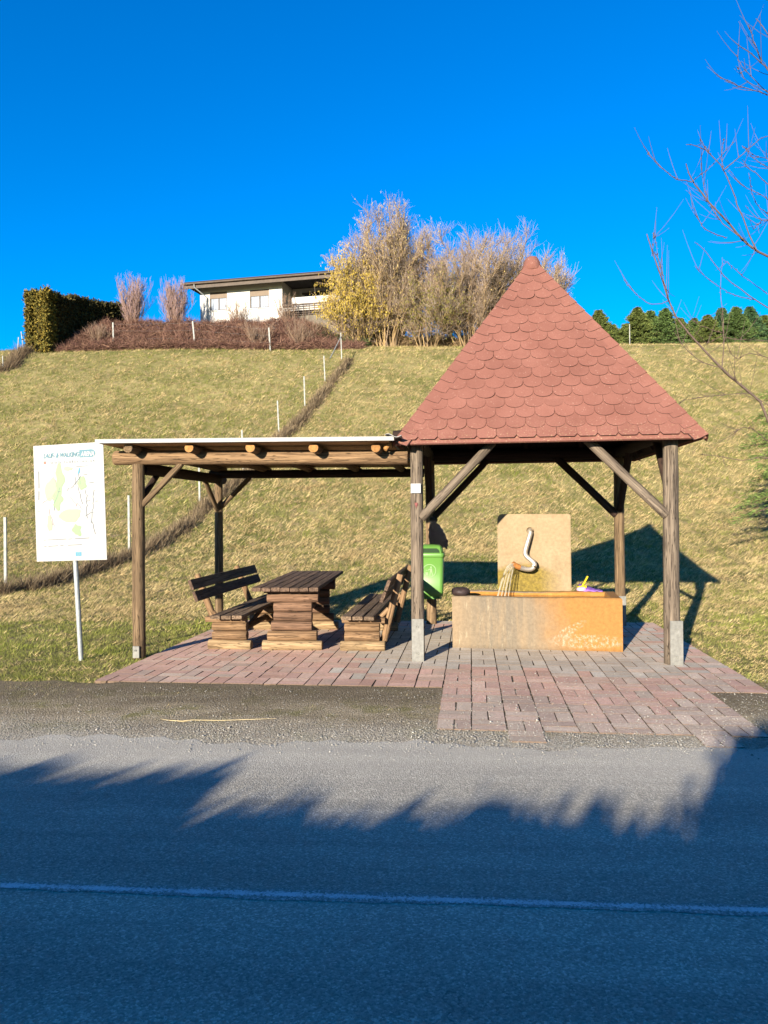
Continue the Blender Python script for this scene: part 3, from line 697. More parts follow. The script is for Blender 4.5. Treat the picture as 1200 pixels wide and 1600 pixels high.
# ================================================================ FOUNTAIN: basin, slab, pipe, water
def trough_mat(kind):
    m, t, b = mk('stained fountain stone '+kind); g = G(t); v = g.coord('Object'); xyz = g.sep(v)
    n = g.noise(v, 26, 5, .7); big = g.noise(v, 3, 5, .65)
    strk = g.noise(g.coord('Object', (13, 13, 1.6)), 1, 5, .65)
    if kind == 'basin':
        mr = g.n('ShaderNodeMapRange'); g.l(g.math('ADD', g.math('ADD', xyz[0], g.math('MULTIPLY', xyz[2], .35)), g.math('MULTIPLY', big, .55)), mr.inputs[0]); mr.inputs[1].default_value = 1.25; mr.inputs[2].default_value = 1.75
        col = g.mix(mr.outputs[0], (.2, .145, .088), (.235, .115, .032))
        gz = g.math('MULTIPLY', g.ramp(xyz[0], [(.0, 0), (.4, 1), (.9, 1), (1., .9)]), g.ramp(strk, [(.3, .15), (.55, 1)]))
        mr2 = g.n('ShaderNodeMapRange'); g.l(xyz[0], mr2.inputs[0]); mr2.inputs[1].default_value = 1.35; mr2.inputs[2].default_value = .6
        col = g.mix(g.math('MULTIPLY', g.math('MULTIPLY', gz, mr2.outputs[0]), .72), col, (.1, .09, .072))
        pale = g.noise(g.coord('Object', (20, 20, 3.5)), 1, 5, .8)
        mr3 = g.n('ShaderNodeMapRange'); g.l(xyz[0], mr3.inputs[0]); mr3.inputs[1].default_value = 1.1; mr3.inputs[2].default_value = .4
        col = g.mix(g.math('MULTIPLY', g.ramp(pale, [(.56, 0), (.66, .75)]), mr3.outputs[0]), col, (.27, .22, .145))
        # pale scuffs low on the right part of the front
        sx = g.math('MULTIPLY', g.math('SUBTRACT', xyz[0], 1.5), 2.2); sz = g.math('MULTIPLY', g.math('SUBTRACT', xyz[2], .12), 11.)
        el = g.math('ADD', g.math('MULTIPLY', sx, sx), g.math('MULTIPLY', sz, sz))
        sx2 = g.math('MULTIPLY', g.math('SUBTRACT', xyz[0], 1.31), 5.); sz2 = g.math('MULTIPLY', g.math('SUBTRACT', g.math('SUBTRACT', xyz[2], .24), g.math('MULTIPLY', g.math('SUBTRACT', xyz[0], 1.31), .55)), 16.)
        el2 = g.math('ADD', g.math('MULTIPLY', sx2, sx2), g.math('MULTIPLY', sz2, sz2))
        sc_ = g.noise(g.coord('Object', (30, 30, 26)), 1, 5, .75)
        mk_ = g.math('MULTIPLY', g.ramp(g.math('MINIMUM', el, el2), [(.5, 1), (1, 0)]), g.ramp(sc_, [(.48, 0), (.6, .7)]))
        col = g.mix(mk_, col, (.31, .25, .18))
        lo = g.ramp(g.math('ADD', xyz[2], g.math('MULTIPLY', strk, .09)), [(.05, .75), (.11, 1)])
        col = g.mix(1., col, lo, 'MULTIPLY')
    elif kind == 'inside':
        col = g.mix(g.ramp(big, [(.3, 0), (.7, 1)]), (.26, .1, .015), (.32, .17, .045))
    else:
        col = g.mix(g.ramp(big, [(.35, 0), (.65, 1)]), (.25, .185, .11), (.215, .155, .088))
        # mossy ochre stain at the foot, left of the middle
        hx = g.math('SUBTRACT', xyz[0], .30); lim = g.math('ADD', g.math('SUBTRACT', .88, g.math('MULTIPLY', g.math('MULTIPLY', hx, hx), .65)), g.math('MULTIPLY', big, .12))
        mm = g.n('ShaderNodeMapRange'); g.l(g.math('SUBTRACT', lim, xyz[2]), mm.inputs[0]); mm.inputs[1].default_value = -.015; mm.inputs[2].default_value = .06
        xr = g.n('ShaderNodeMapRange'); g.l(g.math('ADD', xyz[0], g.math('MULTIPLY', big, .1)), xr.inputs[0]); xr.inputs[1].default_value = .85; xr.inputs[2].default_value = .55
        moss = g.mix(g.ramp(n, [(.35, 0), (.65, 1)]), (.09, .065, .01), (.19, .135, .02))
        col = g.mix(g.math('MULTIPLY', g.math('MULTIPLY', mm.outputs[0], xr.outputs[0]), .92), col, moss)
        st = g.noise(g.coord('Object', (1.2, 1, 5)), 1.6, 4, .6)
        col = g.mix(g.ramp(st, [(.55, 0), (.75, .35)]), col, (.18, .12, .065))
    col = g.mix(1., col, g.ramp(n, [(.28, .78), (.7, 1.15)]), 'MULTIPLY')
    pit = g.vor(v, 60); col = g.mix(1., col, g.ramp(pit, [(.03, .6), (.1, 1)]), 'MULTIPLY')
    g.l(col, b.inputs['Base Color']); set_b(b, .85, .2); g.bump(g.math('ADD', n, big), b, .35, .008); return m
M['basin'] = trough_mat('basin'); M['slab'] = trough_mat('slab'); M['inside'] = trough_mat('inside')
TYAW = -YAW-.078
fo = empty('fountain', S2W(.34, .746, 0), TYAW); tag(fo, 'old orange stained stone fountain basin with tall back slab and curved water pipe', 'fountain')
W_, D_, H_ = 1.885, .74, .605
def hollow(name, W_, D_, H_, fr, sd, bk, floor):
    b = .012
    out = [(0, 0), (W_, 0), (W_, D_), (0, D_)]; inn = [(sd, fr), (W_-.13, fr), (W_-.13, D_-bk), (sd, D_-bk)]
    loops = []; cj = lambda x, y, s: (x, y)
    rings = [(out, 0, 0), (out, 0, H_-b), (out, b, H_), (inn, -b, H_), (inn, 0, H_-b), (inn, .03, floor)]
    V = []
    for pts_, ins, z in rings:
        cx, cy = W_/2, D_/2
        for x, y in pts_: V.append((x+(ins if x < cx else -ins), y+(ins if y < cy else -ins), z))
    Fc = []; mi = []
    for j in range(5):
        for i in range(4): Fc.append((j*4+i, j*4+(i+1) % 4, (j+1)*4+(i+1) % 4, (j+1)*4+i)); mi.append(1 if j >= 4 else 0)
    Fc.append((20, 21, 22, 23)); mi.append(1)
    bm = bmesh.new(); vs_ = [bm.verts.new(v) for v in V]
    for f, m in zip(Fc, mi): q = bm.faces.new([vs_[i] for i in f]); q.material_index = m
    bmesh.ops.subdivide_edges(bm, edges=[e for e in bm.edges if e.calc_length() > .4], cuts=24, use_grid_fill=True)
    for v in bm.verts:
        v.co.z += .006*math.sin(v.co.x*5.1)*(v.co.z > .5)+.002*math.sin(v.co.x*31+v.co.y*17)*(v.co.z > .5); v.co.y += .003*math.sin(v.co.x*9+v.co.z*7)
    me = bpy.data.meshes.new(name); bm.to_mesh(me); bm.free(); me.materials.append(M['basin']); me.materials.append(M['inside'])
    o = bpy.data.objects.new(name, me); link(o, fo); return o
hollow('basin', W_, D_, H_, .09, .1, .12, .25)
def water():
    m, t, b = mk('fountain water'); g = G(t); b.inputs['Base Color'].default_value = (.3, .17, .06, 1); set_b(b, .04, .5)
    b.inputs['Transmission Weight'].default_value = .55; b.inputs['IOR'].default_value = 1.33
    v = g.coord('Object'); g.bump(g.noise(v, 22, 3), b, .35, .01); return m
M['water'] = water()
mesh('water_surface', [(.1, .09, .565), (W_-.135, .09, .565), (W_-.135, D_-.12, .565), (.1, D_-.12, .565)], [(0, 1, 2, 3)], M['water'], fo)
sx0 = .42+.075; SW = .885
V = []; pr = [(0, 0), (SW, 0), (SW, 1.525), (SW-.012, 1.545), (.05, 1.552), (.018, 1.535), (0, 1.495)]
sl_ = extrude_poly('back_slab', [(x, z) for x, z in pr], -.16, M['slab'], fo, (sx0, D_-.003+.01, 0))
bmx = bmesh.new(); bmx.from_mesh(sl_.data); bmesh.ops.bevel(bmx, geom=[e for e in bmx.edges], offset=.008, segments=2, affect='EDGES'); bmx.to_mesh(sl_.data); bmx.free()
FI = fo.matrix_basis if False else (Matrix.Translation(S2W(.34, .746, 0)) @ Matrix.Rotation(TYAW, 4, 'Z')).inverted()
pyv = 9.1
def fl_(px_, py_, off=0):                       # sight line -> plane just in front of the slab, in the fountain's frame
    v = ray(px_, py_); o_ = FI @ Vector((0, 0, EYE)); d_ = FI.to_3x3() @ v; t = ((D_-off)-o_.y)/d_.y; return o_+d_*t
pp = [fl_(828, 829, -.03), fl_(828, 829, .03), fl_(828.5, 833, .055), fl_(826, 842, .07), fl_(822.5, 854, .08), fl_(820.5, 863, .085), fl_(822.5, 869, .09), fl_(829, 874.5, .10), fl_(834.5, 880, .11), fl_(834, 886, .12), fl_(828, 889.5, .135), fl_(818, 888.5, .16), fl_(810, 886, .19)]
def smooth_path(pts, n=5):
    out = []; P = [pts[0]]+list(pts)+[pts[-1]]
    for i in range(1, len(P)-2):
        for k in range(n):
            t = k/n; a, b_, c, d = P[i-1], P[i], P[i+1], P[i+2]
            out.append(.5*((2*b_)+(c-a)*t+(2*a-5*b_+4*c-d)*t*t+(3*b_-a-3*c+d)*t**3))
    out.append(P[-2]); return out
sp1 = smooth_path(pp); one_tube('pipe', sp1, .03, M['pipe'], fo, 16)
tip = smooth_path([fl_(812, 886.6, .183), fl_(807, 884.5, .20), fl_(801, 881, .22)]); one_tube('spout', tip, .034, M['rust'], fo, 16)
one_tube('pipe_flange', [fl_(828, 829, -.005), fl_(828, 829, .022)], .042, M['pipe'], fo, 18)
def stream_m():
    m, t, b = mk('falling water'); g = G(t); b.inputs['Base Color'].default_value = (.34, .3, .22, 1); set_b(b, .12, .5)
    v = g.coord('Object', (70, 70, 9)); n = g.noise(v, 1, 3); g.l(g.ramp(n, [(.35, .18), (.65, .62)]), b.inputs['Alpha']); return m
M['stream'] = stream_m()
a_ = fl_(802, 881.5, .215); e_ = fl_(786, 927, .34); e_.z = .57
for q in range(4):
    dx = (q-1.5)*.017; pts_ = []
    for t in np.linspace(0, 1, 9): pts_.append((a_.x+(e_.x-a_.x)*t+dx*(1+t*1.4), a_.y+(e_.y-a_.y)*t+.01*math.sin(q*3), a_.z+(e_.z-a_.z)*(t**1.7)))
    if q == 2: allp = []
    one_tube('water_stream', pts_, .01, M['stream'], fo, 8, [(.021, .013, .017, .010)[q]*(1-.35*t)+.0008*math.sin(5*t+q*2) for t in np.linspace(0, 1, 9)])
def blob(name, loc, sx, sy, sz, mat, parent=None, seed=0, amp=.18, sub=3):
    bm = bmesh.new(); bmesh.ops.create_icosphere(bm, subdivisions=sub, radius=1); rs = np.random.default_rng(seed); k = rs.normal(size=(6, 3))*1.7; ph = rs.uniform(0, 6, 6)
    for v in bm.verts:
        d = sum(math.sin(v.co.dot(Vector(k[i]))+ph[i]) for i in range(6))/6*amp*2; c = v.co*(1+d); c.z = max(c.z, -.55); v.co = Vector((c.x*sx, c.y*sy, c.z*sz))
    me = bpy.data.meshes.new(name); bm.to_mesh(me); bm.free(); me.materials.append(mat); o = bpy.data.objects.new(name, me); link(o, parent); o.location = loc; return o
q = FI.inverted() @ Vector((.09, .13, .645)); o = blob('dark_stone', q, .1, .1, .058, M['stone_dark'], None, 3, .12); tag(o, 'dark brown wet stone lump on the left corner of the fountain basin', 'stone')
# purple cloth and yellow brush on the back rim
M['purple'] = simple('purple plastic', (.21, .09, .33), .5, 0, .3, 14, .2); M['pink'] = simple('pink rim plastic', (.5, .28, .42), .5, 0, .2, 14, .1); M['yellow'] = simple('yellow plastic', (.55, .38, .01), .4, 0, .1, 10, .05)
pc0 = FI.inverted() @ Vector((1.52, D_-.02, .605)); cl = empty('dustpan', pc0, TYAW); tag(cl, 'purple dustpan with pale pink rim lying on the fountain rim beside the slab', 'dustpan')
V, Fc = [], []; n1, n2 = 9, 6
for j in range(n2):
    for i in range(n1):
        u, v = i/(n1-1), j/(n2-1); V.append((-.05+.27*u, -.06+.17*v, .012+.075*math.sin(min(1, v*1.4)*1.4)*(1-u*.8)*(.5+.5*math.cos(u*2.2))+.006*math.sin(i*2.3+j)))
for j in range(n2-1):
    for i in range(n1-1): a = j*n1+i; Fc.append((a, a+1, a+n1+1, a+n1))
o = mesh('pan', V, Fc, M['purple'], cl, True); md = o.modifiers.new('s', 'SOLIDIFY'); md.thickness = .008
blob('rim', (-.03, -.04, .028), .06, .035, .034, M['pink'], cl, 5, .15, 2)
hb = empty('hand_brush', pc0+Vector((-.02, .0, .05)), TYAW); tag(hb, 'small brush with bright yellow handle sticking up from the purple dustpan', 'brush')
plank('handle', (.0, 0, .0), (.075, .03, .13), .03, .018, M['yellow'], hb, bev=.006); plank('brush_head', (-.05, -.01, -.005), (.05, .01, .01), .045, .028, M['yellow'], hb, bev=.006)

# ================================================================ GREEN BIN AND BAG on the back left post
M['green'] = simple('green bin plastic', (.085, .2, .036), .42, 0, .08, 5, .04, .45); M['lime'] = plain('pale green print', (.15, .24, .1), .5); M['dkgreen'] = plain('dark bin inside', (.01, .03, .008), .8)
bn = empty('litter_bin', S2W(.0, 2.34, .0), -YAW); tag(bn, 'light green plastic litter bin with tidy logo on the post behind the benches', 'litter bin')
def rr(w, d, r, n=5):
    pts_ = []
    for cx, cy, a0 in ((w-r, d-r, 0), (-w+r, d-r, 90), (-w+r, -d+r, 180), (w-r, -d+r, 270)):
        for k in range(n+1): a = R(a0+90*k/n); pts_.append((cx+r*math.cos(a), cy+r*math.sin(a)))
    return pts_
def loft(name, rings, mat, parent, cap=(True, True), smooth=True):
    n = len(rings[0]); V = [p for r_ in rings for p in r_]; Fc = []
    for j in range(len(rings)-1):
        for i in range(n): Fc.append((j*n+i, j*n+(i+1) % n, (j+1)*n+(i+1) % n, (j+1)*n+i))
    if cap[0]: Fc.append(tuple(range(n-1, -1, -1)))
    if cap[1]: Fc.append(tuple(range((len(rings)-1)*n, len(rings)*n)))
    return mesh(name, V, Fc, mat, parent, smooth)
prof = [(.43, .13, .09), (.415, .15, .11), (.405, .16, .12)][::-1]+[(.44, .172, .13), (.5, .18, .135), (.98, .19, .14)]
loft('body', [[(x, y, z) for x, y in rr(a, b_, .05)] for z, a, b_ in prof], M['green'], bn)
loft('rim', [[(x, y, z) for x, y in rr(a, b_, .05)] for z, a, b_ in [(.965, .19, .14), (.968, .2, .15), (1.02, .202, .152), (1.03, .195, .145)]], M['green'], bn)
loft('hood', [[(x, y+.015*k_, z) for x, y in rr(a, b_, .05)] for k_, (z, a, b_) in enumerate([(1.028, .185, .14), (1.07, .18, .13), (1.11, .165, .115), (1.135, .135, .085), (1.142, .09, .05)])], M['green'], bn)
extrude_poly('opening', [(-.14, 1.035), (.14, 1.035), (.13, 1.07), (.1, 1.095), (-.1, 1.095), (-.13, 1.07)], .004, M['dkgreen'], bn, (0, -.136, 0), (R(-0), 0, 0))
for x in (-.158, .158): plank('hood_side', (x, -.145, 1.03), (x*.86, -.10, 1.11), .022, .012, M['green'], bn)
def ringp(name, cx, cz, r0, r1, y, mat, parent, n=28):
    V = [(cx+r*math.cos(6.2832*k/n), y, cz+r*math.sin(6.2832*k/n)) for r in (r0, r1) for k in range(n)]
    return mesh(name, V, [(k, (k+1) % n, n+(k+1) % n, n+k) for k in range(n)], mat, parent)
yb = -.1425; lg = ringp('logo', 0, .79, .082, .092, yb, M['lime'], bn)
V, Fc = [], []
def addp(pts_):
    b0 = len(V); V.extend([(x, yb-.0005, z) for x, z in pts_]); Fc.append(tuple(range(b0, len(V))))
addp([(.022+.013*math.cos(a), .838+.013*math.sin(a)) for a in np.linspace(0, 5.9, 10)])
addp([(.008, .82), (.038, .82), (.04, .77), (.006, .77)]); addp([(.006, .77), (.02, .77), (.014, .725), (.002, .725)]); addp([(.026, .77), (.04, .77), (.052, .725), (.04, .725)])
addp([(.008, .82), (.01, .808), (-.022, .79), (-.026, .8)]); addp([(-.055, .77), (-.015, .77), (-.02, .725), (-.05, .725)]); addp([(-.045, .79), (-.033, .795), (-.037, .805), (-.048, .8)])
mesh('pictogram', V, Fc, M['lime'], lg)
box('bracket', (.1, .09, .25), (0, .16, .78), M['steel'], bn, .003)
def bagm():
    m, t, b = mk('black bin bag'); g = G(t); b.inputs['Base Color'].default_value = (.004, .004, .005, 1); set_b(b, .12, .6); g.bump(g.noise(g.coord('Object'), 34, 5, .6, 2.5), b, 1., .06); return m
M['bag'] = bagm()
bg_ = empty('black_bag', S2W(.1, 2.42, 1.10), -YAW); tag(bg_, 'crumpled black plastic bag tied to the post above the green bin', 'bag')
def bagmesh():
    rings = []; n = 26
    kk_ = [(.0, .05, .03, .07), (.015, .115, .06, .02), (.08, .12, .065, .012), (.16, .11, .06, 0), (.24, .09, .055, -.02), (.3, .065, .045, -.035), (.335, .03, .03, -.05), (.36, .05, .045, -.05), (.4, .05, .04, -.05), (.41, .02, .02, -.05)]
    fine_ = [tuple(a_q+(b_q-a_q)*f_q for a_q, b_q in zip(A_q, B_q)) for A_q, B_q in zip(kk_[:-1], kk_[1:]) for f_q in (0, .33, .66)]+[kk_[-1]]
    for z, w_, d_, ox_ in fine_:
        rings.append([(ox_+w_*math.cos(a)*(1+.14*math.sin(7*a+z*19))+random.gauss(0, .004), d_*math.sin(a)*(1+.3*math.sin(6*a+z*24))+random.gauss(0, .004), z+.012*math.sin(3*a)) for a in np.linspace(0, 6.2832, n, endpoint=False)])
    return rings
loft('bag_body', bagmesh(), M['bag'], bg_, (True, True), False)
for dx in (-.02, .085): loft('bag_ear', [[(dx+a*math.cos(t)+o2, -.055+.015*math.sin(t), z) for t in np.linspace(0, 6.2832, 8, endpoint=False)] for z, a, o2 in [(.2, .02, 0), (.1, .028, .012), (.02, .022, .03), (-.02, .01, .045)]], M['bag'], bg_)

# ================================================================ INFORMATION SIGN
sg = empty('information_sign', flat(127, 1030, 0), R(4.0)); tag(sg, 'white running and walking trail map board on a leaning grey steel pole in the grass', 'sign')
SI = (Matrix.Translation(sg.location) @ Matrix.Rotation(R(4.0), 4, 'Z')).inverted()
def sgp(px_, py_, yoff=0):
    v = ray(px_, py_); o_ = SI @ Vector((0, 0, EYE)); d_ = SI.to_3x3() @ v; t = (yoff-o_.y)/d_.y; return o_+d_*t
one_tube('pole', [sgp(127, 1036), sgp(116.5, 850), sgp(111, 760)], .027, M['steel'], sg, 16)
cs = [sgp(*q, -.035) for q in ((57.5, 877.5), (167, 874.5), (161, 690.5), (52, 697))]
bd = mesh('board', [tuple(c) for c in cs]+[(c.x, c.y+.012, c.z) for c in cs], [(0, 1, 2, 3), (7, 6, 5, 4), (0, 4, 5, 1), (1, 5, 6, 2), (2, 6, 7, 3), (3, 7, 4, 0)], M['white'], sg)
U_ = (cs[1]-cs[0]); Vv = (cs[3]-cs[0]); BW, BH = U_.length, Vv.length
def bp(u, v, off=.002):                          # point on the board face, u,v in 0..1
    p_ = cs[0]*(1-u)*(1-v)+cs[1]*u*(1-v)+cs[2]*u*v+cs[3]*(1-u)*v; return Vector((p_.x, p_.y-off, p_.z))
def patch(name, uv, mat, off=.002): return mesh(name, [tuple(bp(u, v, off)) for u, v in uv], [tuple(range(len(uv)))], mat, bd)
def pm(name, c): M[name] = plain(name, c, .5); return M[name]
pm('print_blue', (.03, .115, .15)); pm('print_grey', (.09, .1, .1)); pm('print_green', (.15, .25, .11)); pm('print_green2', (.2, .26, .15)); pm('print_red', (.28, .07, .045)); pm('print_cyan', (.04, .17, .24)); pm('print_pink', (.25, .19, .17)); pm('print_star', (.22, .22, .06)); pm('print_grey2', (.17, .18, .185)); pm('print_pale', (.21, .235, .235))
def ribbon(name, uv, wd, mat, off=.003, parent=None):
    V, Fc = [], []
    for i, (u, v) in enumerate(uv):
        a = uv[max(0, i-1)]; b_ = uv[min(len(uv)-1, i+1)]; dx, dz = (b_[0]-a[0])*BW, (b_[1]-a[1])*BH; l_ = math.hypot(dx, dz)+1e-9; nx__, nz__ = -dz/l_*wd/2/BW, dx/l_*wd/2/BH
        V += [tuple(bp(u+nx__, v+nz__, off)), tuple(bp(u-nx__, v-nz__, off))]
    for i in range(len(uv)-1): Fc.append((2*i, 2*i+1, 2*i+3, 2*i+2))
    return mesh(name, V, Fc, mat, parent or bd)
def text(name, s_, u, v, size, mat, shear=0, space=1., rot=0, width=None, off=.0035):
    cu = bpy.data.curves.new(name, 'FONT'); cu.body = s_; cu.size = size; cu.shear = shear; cu.space_character = space; cu.offset = .0022
    t_ = bpy.data.objects.new(name, cu); COL.objects.link(t_); bpy.context.view_layer.update()
    me = bpy.data.meshes.new_from_object(t_.evaluated_get(bpy.context.evaluated_depsgraph_get())); bpy.data.objects.remove(t_, do_unlink=True)
    xs_ = [q.co.x for q in me.vertices]; k = (width/(max(xs_)-min(xs_))) if width else 1; x_0 = min(xs_)
    for q in me.vertices:
        x, y = (q.co.x-x_0)*k, q.co.y
        if rot: x, y = -y, x
        q.co = bp(u+x/BW, v+y/BH, off)
    me.materials.clear(); me.materials.append(mat); o = bpy.data.objects.new(name, me); link(o, bd); return o
def capsule(u0, u1, v0, v1, n=8, left=True):
    r = (v1-v0)/2; ru = r*BH/BW; pts_ = [(u0, v0)] if not left else [(u0+ru-ru*math.sin(math.pi*k/n), v0+r-r*math.cos(math.pi*k/n)) for k in range(n+1)][::-1]
    pts_ = pts_+[(u1-ru+ru*math.sin(math.pi*k/n), v0+r-r*math.cos(math.pi*k/n)) for k in range(n+1)]+([(u0, v1)] if not left else [])
    return pts_
patch('logo_bar', capsule(.655, .885, .877, .945, 8, False), M['print_blue'], .002)
c = capsule(.115, .885, .877, .945); ribbon('logo_outline', c+[c[0]], .004, M['print_pale'], .0025)
text('logo_text', 'LAUF- & WALKING', .14, .889, .07, M['print_blue'], .25, 1, 0, .385)
text('logo_text', 'ARENA', .672, .889, .07, M['white'], .25, 1, 0, .145, .0045)
text('web_text', 'www.laufarena.at', .225, .838, .04, M['print_grey2'], 0, 1.5, 0, .48)
patch('red_square', [(.14, .838), (.175, .838), (.175, .862), (.14, .862)], M['print_red'])
def bl(cx, cy, rx, ry, seed, n=26):
    r = np.random.default_rng(seed); a1, a2, a3 = r.uniform(0, 6, 3); return [(cx+rx*math.cos(t)*(1+.22*math.sin(3*t+a1)+.12*math.sin(5*t+a2)), cy+ry*math.sin(t)*(1+.2*math.sin(2*t+a3)+.15*math.sin(4*t+a1))) for t in np.linspace(0, 6.2832, n, endpoint=False)]
for q in [(.24, .62, .09, .10, 1), (.36, .70, .06, .12, 2), (.32, .52, .07, .07, 3), (.5, .385, .15, .055, 4), (.59, .26, .06, .05, 5), (.2, .33, .03, .08, 6), (.68, .66, .06, .05, 7), (.48, .79, .06, .02, 8)]: patch('map_wood', bl(*q), M['print_green'] if q[4] in (2, 3, 5, 7) else M['print_green2'], .002+.0002*q[4])
def wander(u, v, du, dv, n, seed, amp=.02):
    r = np.random.default_rng(seed); pts_ = [(u, v)]
    for k in range(n): u += du/n+r.normal(0, amp*.6); v += dv/n+r.normal(0, amp*.6); pts_.append((min(max(u, .08), .93), min(max(v, .22), .81))); 
    return pts_
for k, (u, v, du, dv, n_) in enumerate([(.3, .7, .0, -.13, 6), (.46, .6, .2, .1, 8), (.58, .72, .06, -.2, 9), (.5, .55, .2, -.1, 9), (.72, .6, .1, -.3, 12), (.85, .6, -.05, -.25, 10), (.1, .5, .17, -.01, 6), (.62, .76, .05, -.1, 5), (.36, .63, -.03, -.2, 6), (.2, .45, .1, -.2, 8), (.7, .38, .16, .03, 6), (.8, .33, .02, -.1, 5)]): ribbon('map_road', wander(u, v, du, dv, n_, k), .0045, M['print_grey'] if k % 3 else M['print_pink'], .004)
ribbon('map_river', [(.63, .74), (.645, .77), (.65, .79)], .016, M['print_cyan'], .0045)
for k, (u, v, w__) in enumerate([(.6, .803, .17), (.03, .435, .05), (.33, .595, .04), (.73, .505, .06), (.78, .66, .07), (.7, .73, .06), (.86, .50, .04)]): ribbon('map_caption', [(u, v), (u+w__, v+.002)], .006, M['print_grey'], .0046)
ribbon('side_caption', [(.055, .53), (.06, .61)], .01, M['print_grey']); ribbon('side_caption', [(.062, .63), (.066, .78)], .01, M['print_grey'])
for k, (u0, u1, v, w__) in enumerate([(.11, .14, .182, .006), (.17, .43, .184, .007), (.46, .51, .185, .006), (.55, .76, .187, .008), (.11, .16, .158, .005), (.18, .86, .162, .005), (.11, .15, .128, .006), (.17, .31, .129, .007), (.34, .39, .131, .006), (.45, .65, .133, .007), (.11, .93, .111, .005), (.11, .49, .092, .005)]): ribbon('text_line', [(u0, v), ((u0+u1)/2, v+.001), (u1, v+.003)], w__, M['print_grey'] if w__ > .0055 else M['print_pale'])
fl2 = patch('flag', [(.555, .038), (.64, .038), (.64, .072), (.555, .072)], M['print_cyan'], .002)
for k in range(12): a = 6.2832*k/12; u, v = .5975+.018*math.cos(a), .055+.011*math.sin(a); patch('star', [(u-.003, v-.0012), (u+.003, v-.0012), (u, v+.0024)], M['print_star'], .003)
for v in (.05, .062): ribbon('text_line', [(.67, v), (.88, v-.003)], .004, M['print_pale'])
for u, v in ((.12, .975), (.82, .98), (.16, .02), (.85, .03)): patch('screw', [(u-.008, v-.004), (u+.008, v-.004), (u+.008, v+.004), (u-.008, v+.004)], M['steel'], .003)

# ================================================================ FENCES
def fence_post(parent, b, t, w_=.05, mat='steel'):
    """b ground point, t top point, world"""
    b = Vector(b)-parent.location; t = Vector(t)-parent.location
    return plank('post', b-Vector((0, 0, .15)), t, w_, w_*.7, M[mat], parent, up=(0, -1, 0), bev=.006, warp=0)
def fence(label, px_list, grp=None, brace=None, w_=.05, mat='steel'):
    pts_ = []
    for (tx, ty, bx, by) in px_list:
        b = on_ground(bx, by); t = at(tx, ty, b.y); pts_.append((b, t))
    f = empty('wire_fence', pts_[0][0]); tag(f, label, 'fence')
    for b, t in pts_: fence_post(f, b, t, w_, mat)
    for fr in (.35, .65, .93):
        P = [b.lerp(t, fr)-f.location for b, t in pts_]
        for a, c in zip(P[:-1], P[1:]): one_tube('wire', [a, (a+c)/2-Vector((0, 0, .03)), c], .0016, M['steel'], f, 4)
    return f, pts_
M['fpost'] = simple('pale fence post', (.3, .3, .27), .7, .1, .3, 12, .1)
f1, DP = fence('diagonal wire fence with grey steel posts climbing the grassy hillside', [(8, 808, 9, 922), (201, 774, 202, 862), (311, 728, 312, 783), (378, 672, 380, 735), (433.5, 626, 436, 676), (475, 588, 476.5, 634), (506, 556, 508, 596), (532.5, 520, 534, 562)], w_=.06, mat='fpost')
b_, t_ = DP[-1]; b2, t2 = DP[-2]; one_tube('brace_rail', [b_.lerp(t_, .85)-f1.location, b2.lerp(t2, .95)-f1.location+Vector((.3, .3, .0))], .03, M['fpost'], f1, 6)
f2, _ = fence('wire fence with pale posts along the foot of the bramble bank below the house', [(176.5, 504, 177.5, 541), (301, 502, 305, 543), (420, 512, 422.5, 548)], w_=.09, mat='fpost')
f3, P3 = fence('short wire fence with thin braced post at the far left edge of the slope', [(4, 556, 5, 578), (29, 527, 27, 553), (33, 518, 38, 551)], w_=.05, mat='fpost')
b_, t_ = P3[-1]; one_tube('brace_rail', [t_-f3.location-Vector((0, 0, .15)), on_ground(72, 549)-f3.location], .035, M['fpost'], f3, 6)

# ================================================================ GRASS (blades as geometry, one mesh)
def snoise(x, y, sc, seed):
    r = np.random.default_rng(seed); z = 0
    for k in range(7):
        a = r.uniform(0, 6.28); f_ = (1+.6*k)/sc; z = z+np.sin((x*np.cos(a)+y*np.sin(a))*f_*6.28+r.uniform(0, 6.28)+1.3*np.sin((x*np.sin(a)-y*np.cos(a))*f_*3))/(1+.25*k)
    return z/3.5
cY, sY = math.cos(YAW), math.sin(YAW)
def to_shed(x, y): dx, dy = x-SO[0], y-SO[1]; return dx*cY-dy*sY, dx*sY+dy*cY
def grass_mask(x, y):
    u, v = to_shed(x, y); n = .10*snoise(x, y, .55, 3)+.05*snoise(x, y, .17, 4)
    inpav = (u > -2.87+n*.3) & (u < 3.03+.1*np.sin(v*3)+n*.9) & (v > -1.45) & (v < 2.74+n)
    fr = y+(x*.105)                                   # front limit follows the verge
    lim = np.where(u < -2.85, 5.92+.42*snoise(x, y, 1.1, 9), np.where(u > 3.1, 7.15-.75*np.clip((u-3.1)/.5, 0, 1), 50))
    back = v > 2.6
    stray = (~inpav) & (fr > 5.75) & (fr < 7.3) & (u < 3.3) & (snoise(x, y, .6, 71) > .55) & (v < -1.25)
    ok = (~inpav) & ((fr > lim+n*1.2) | back)
    return ok | stray
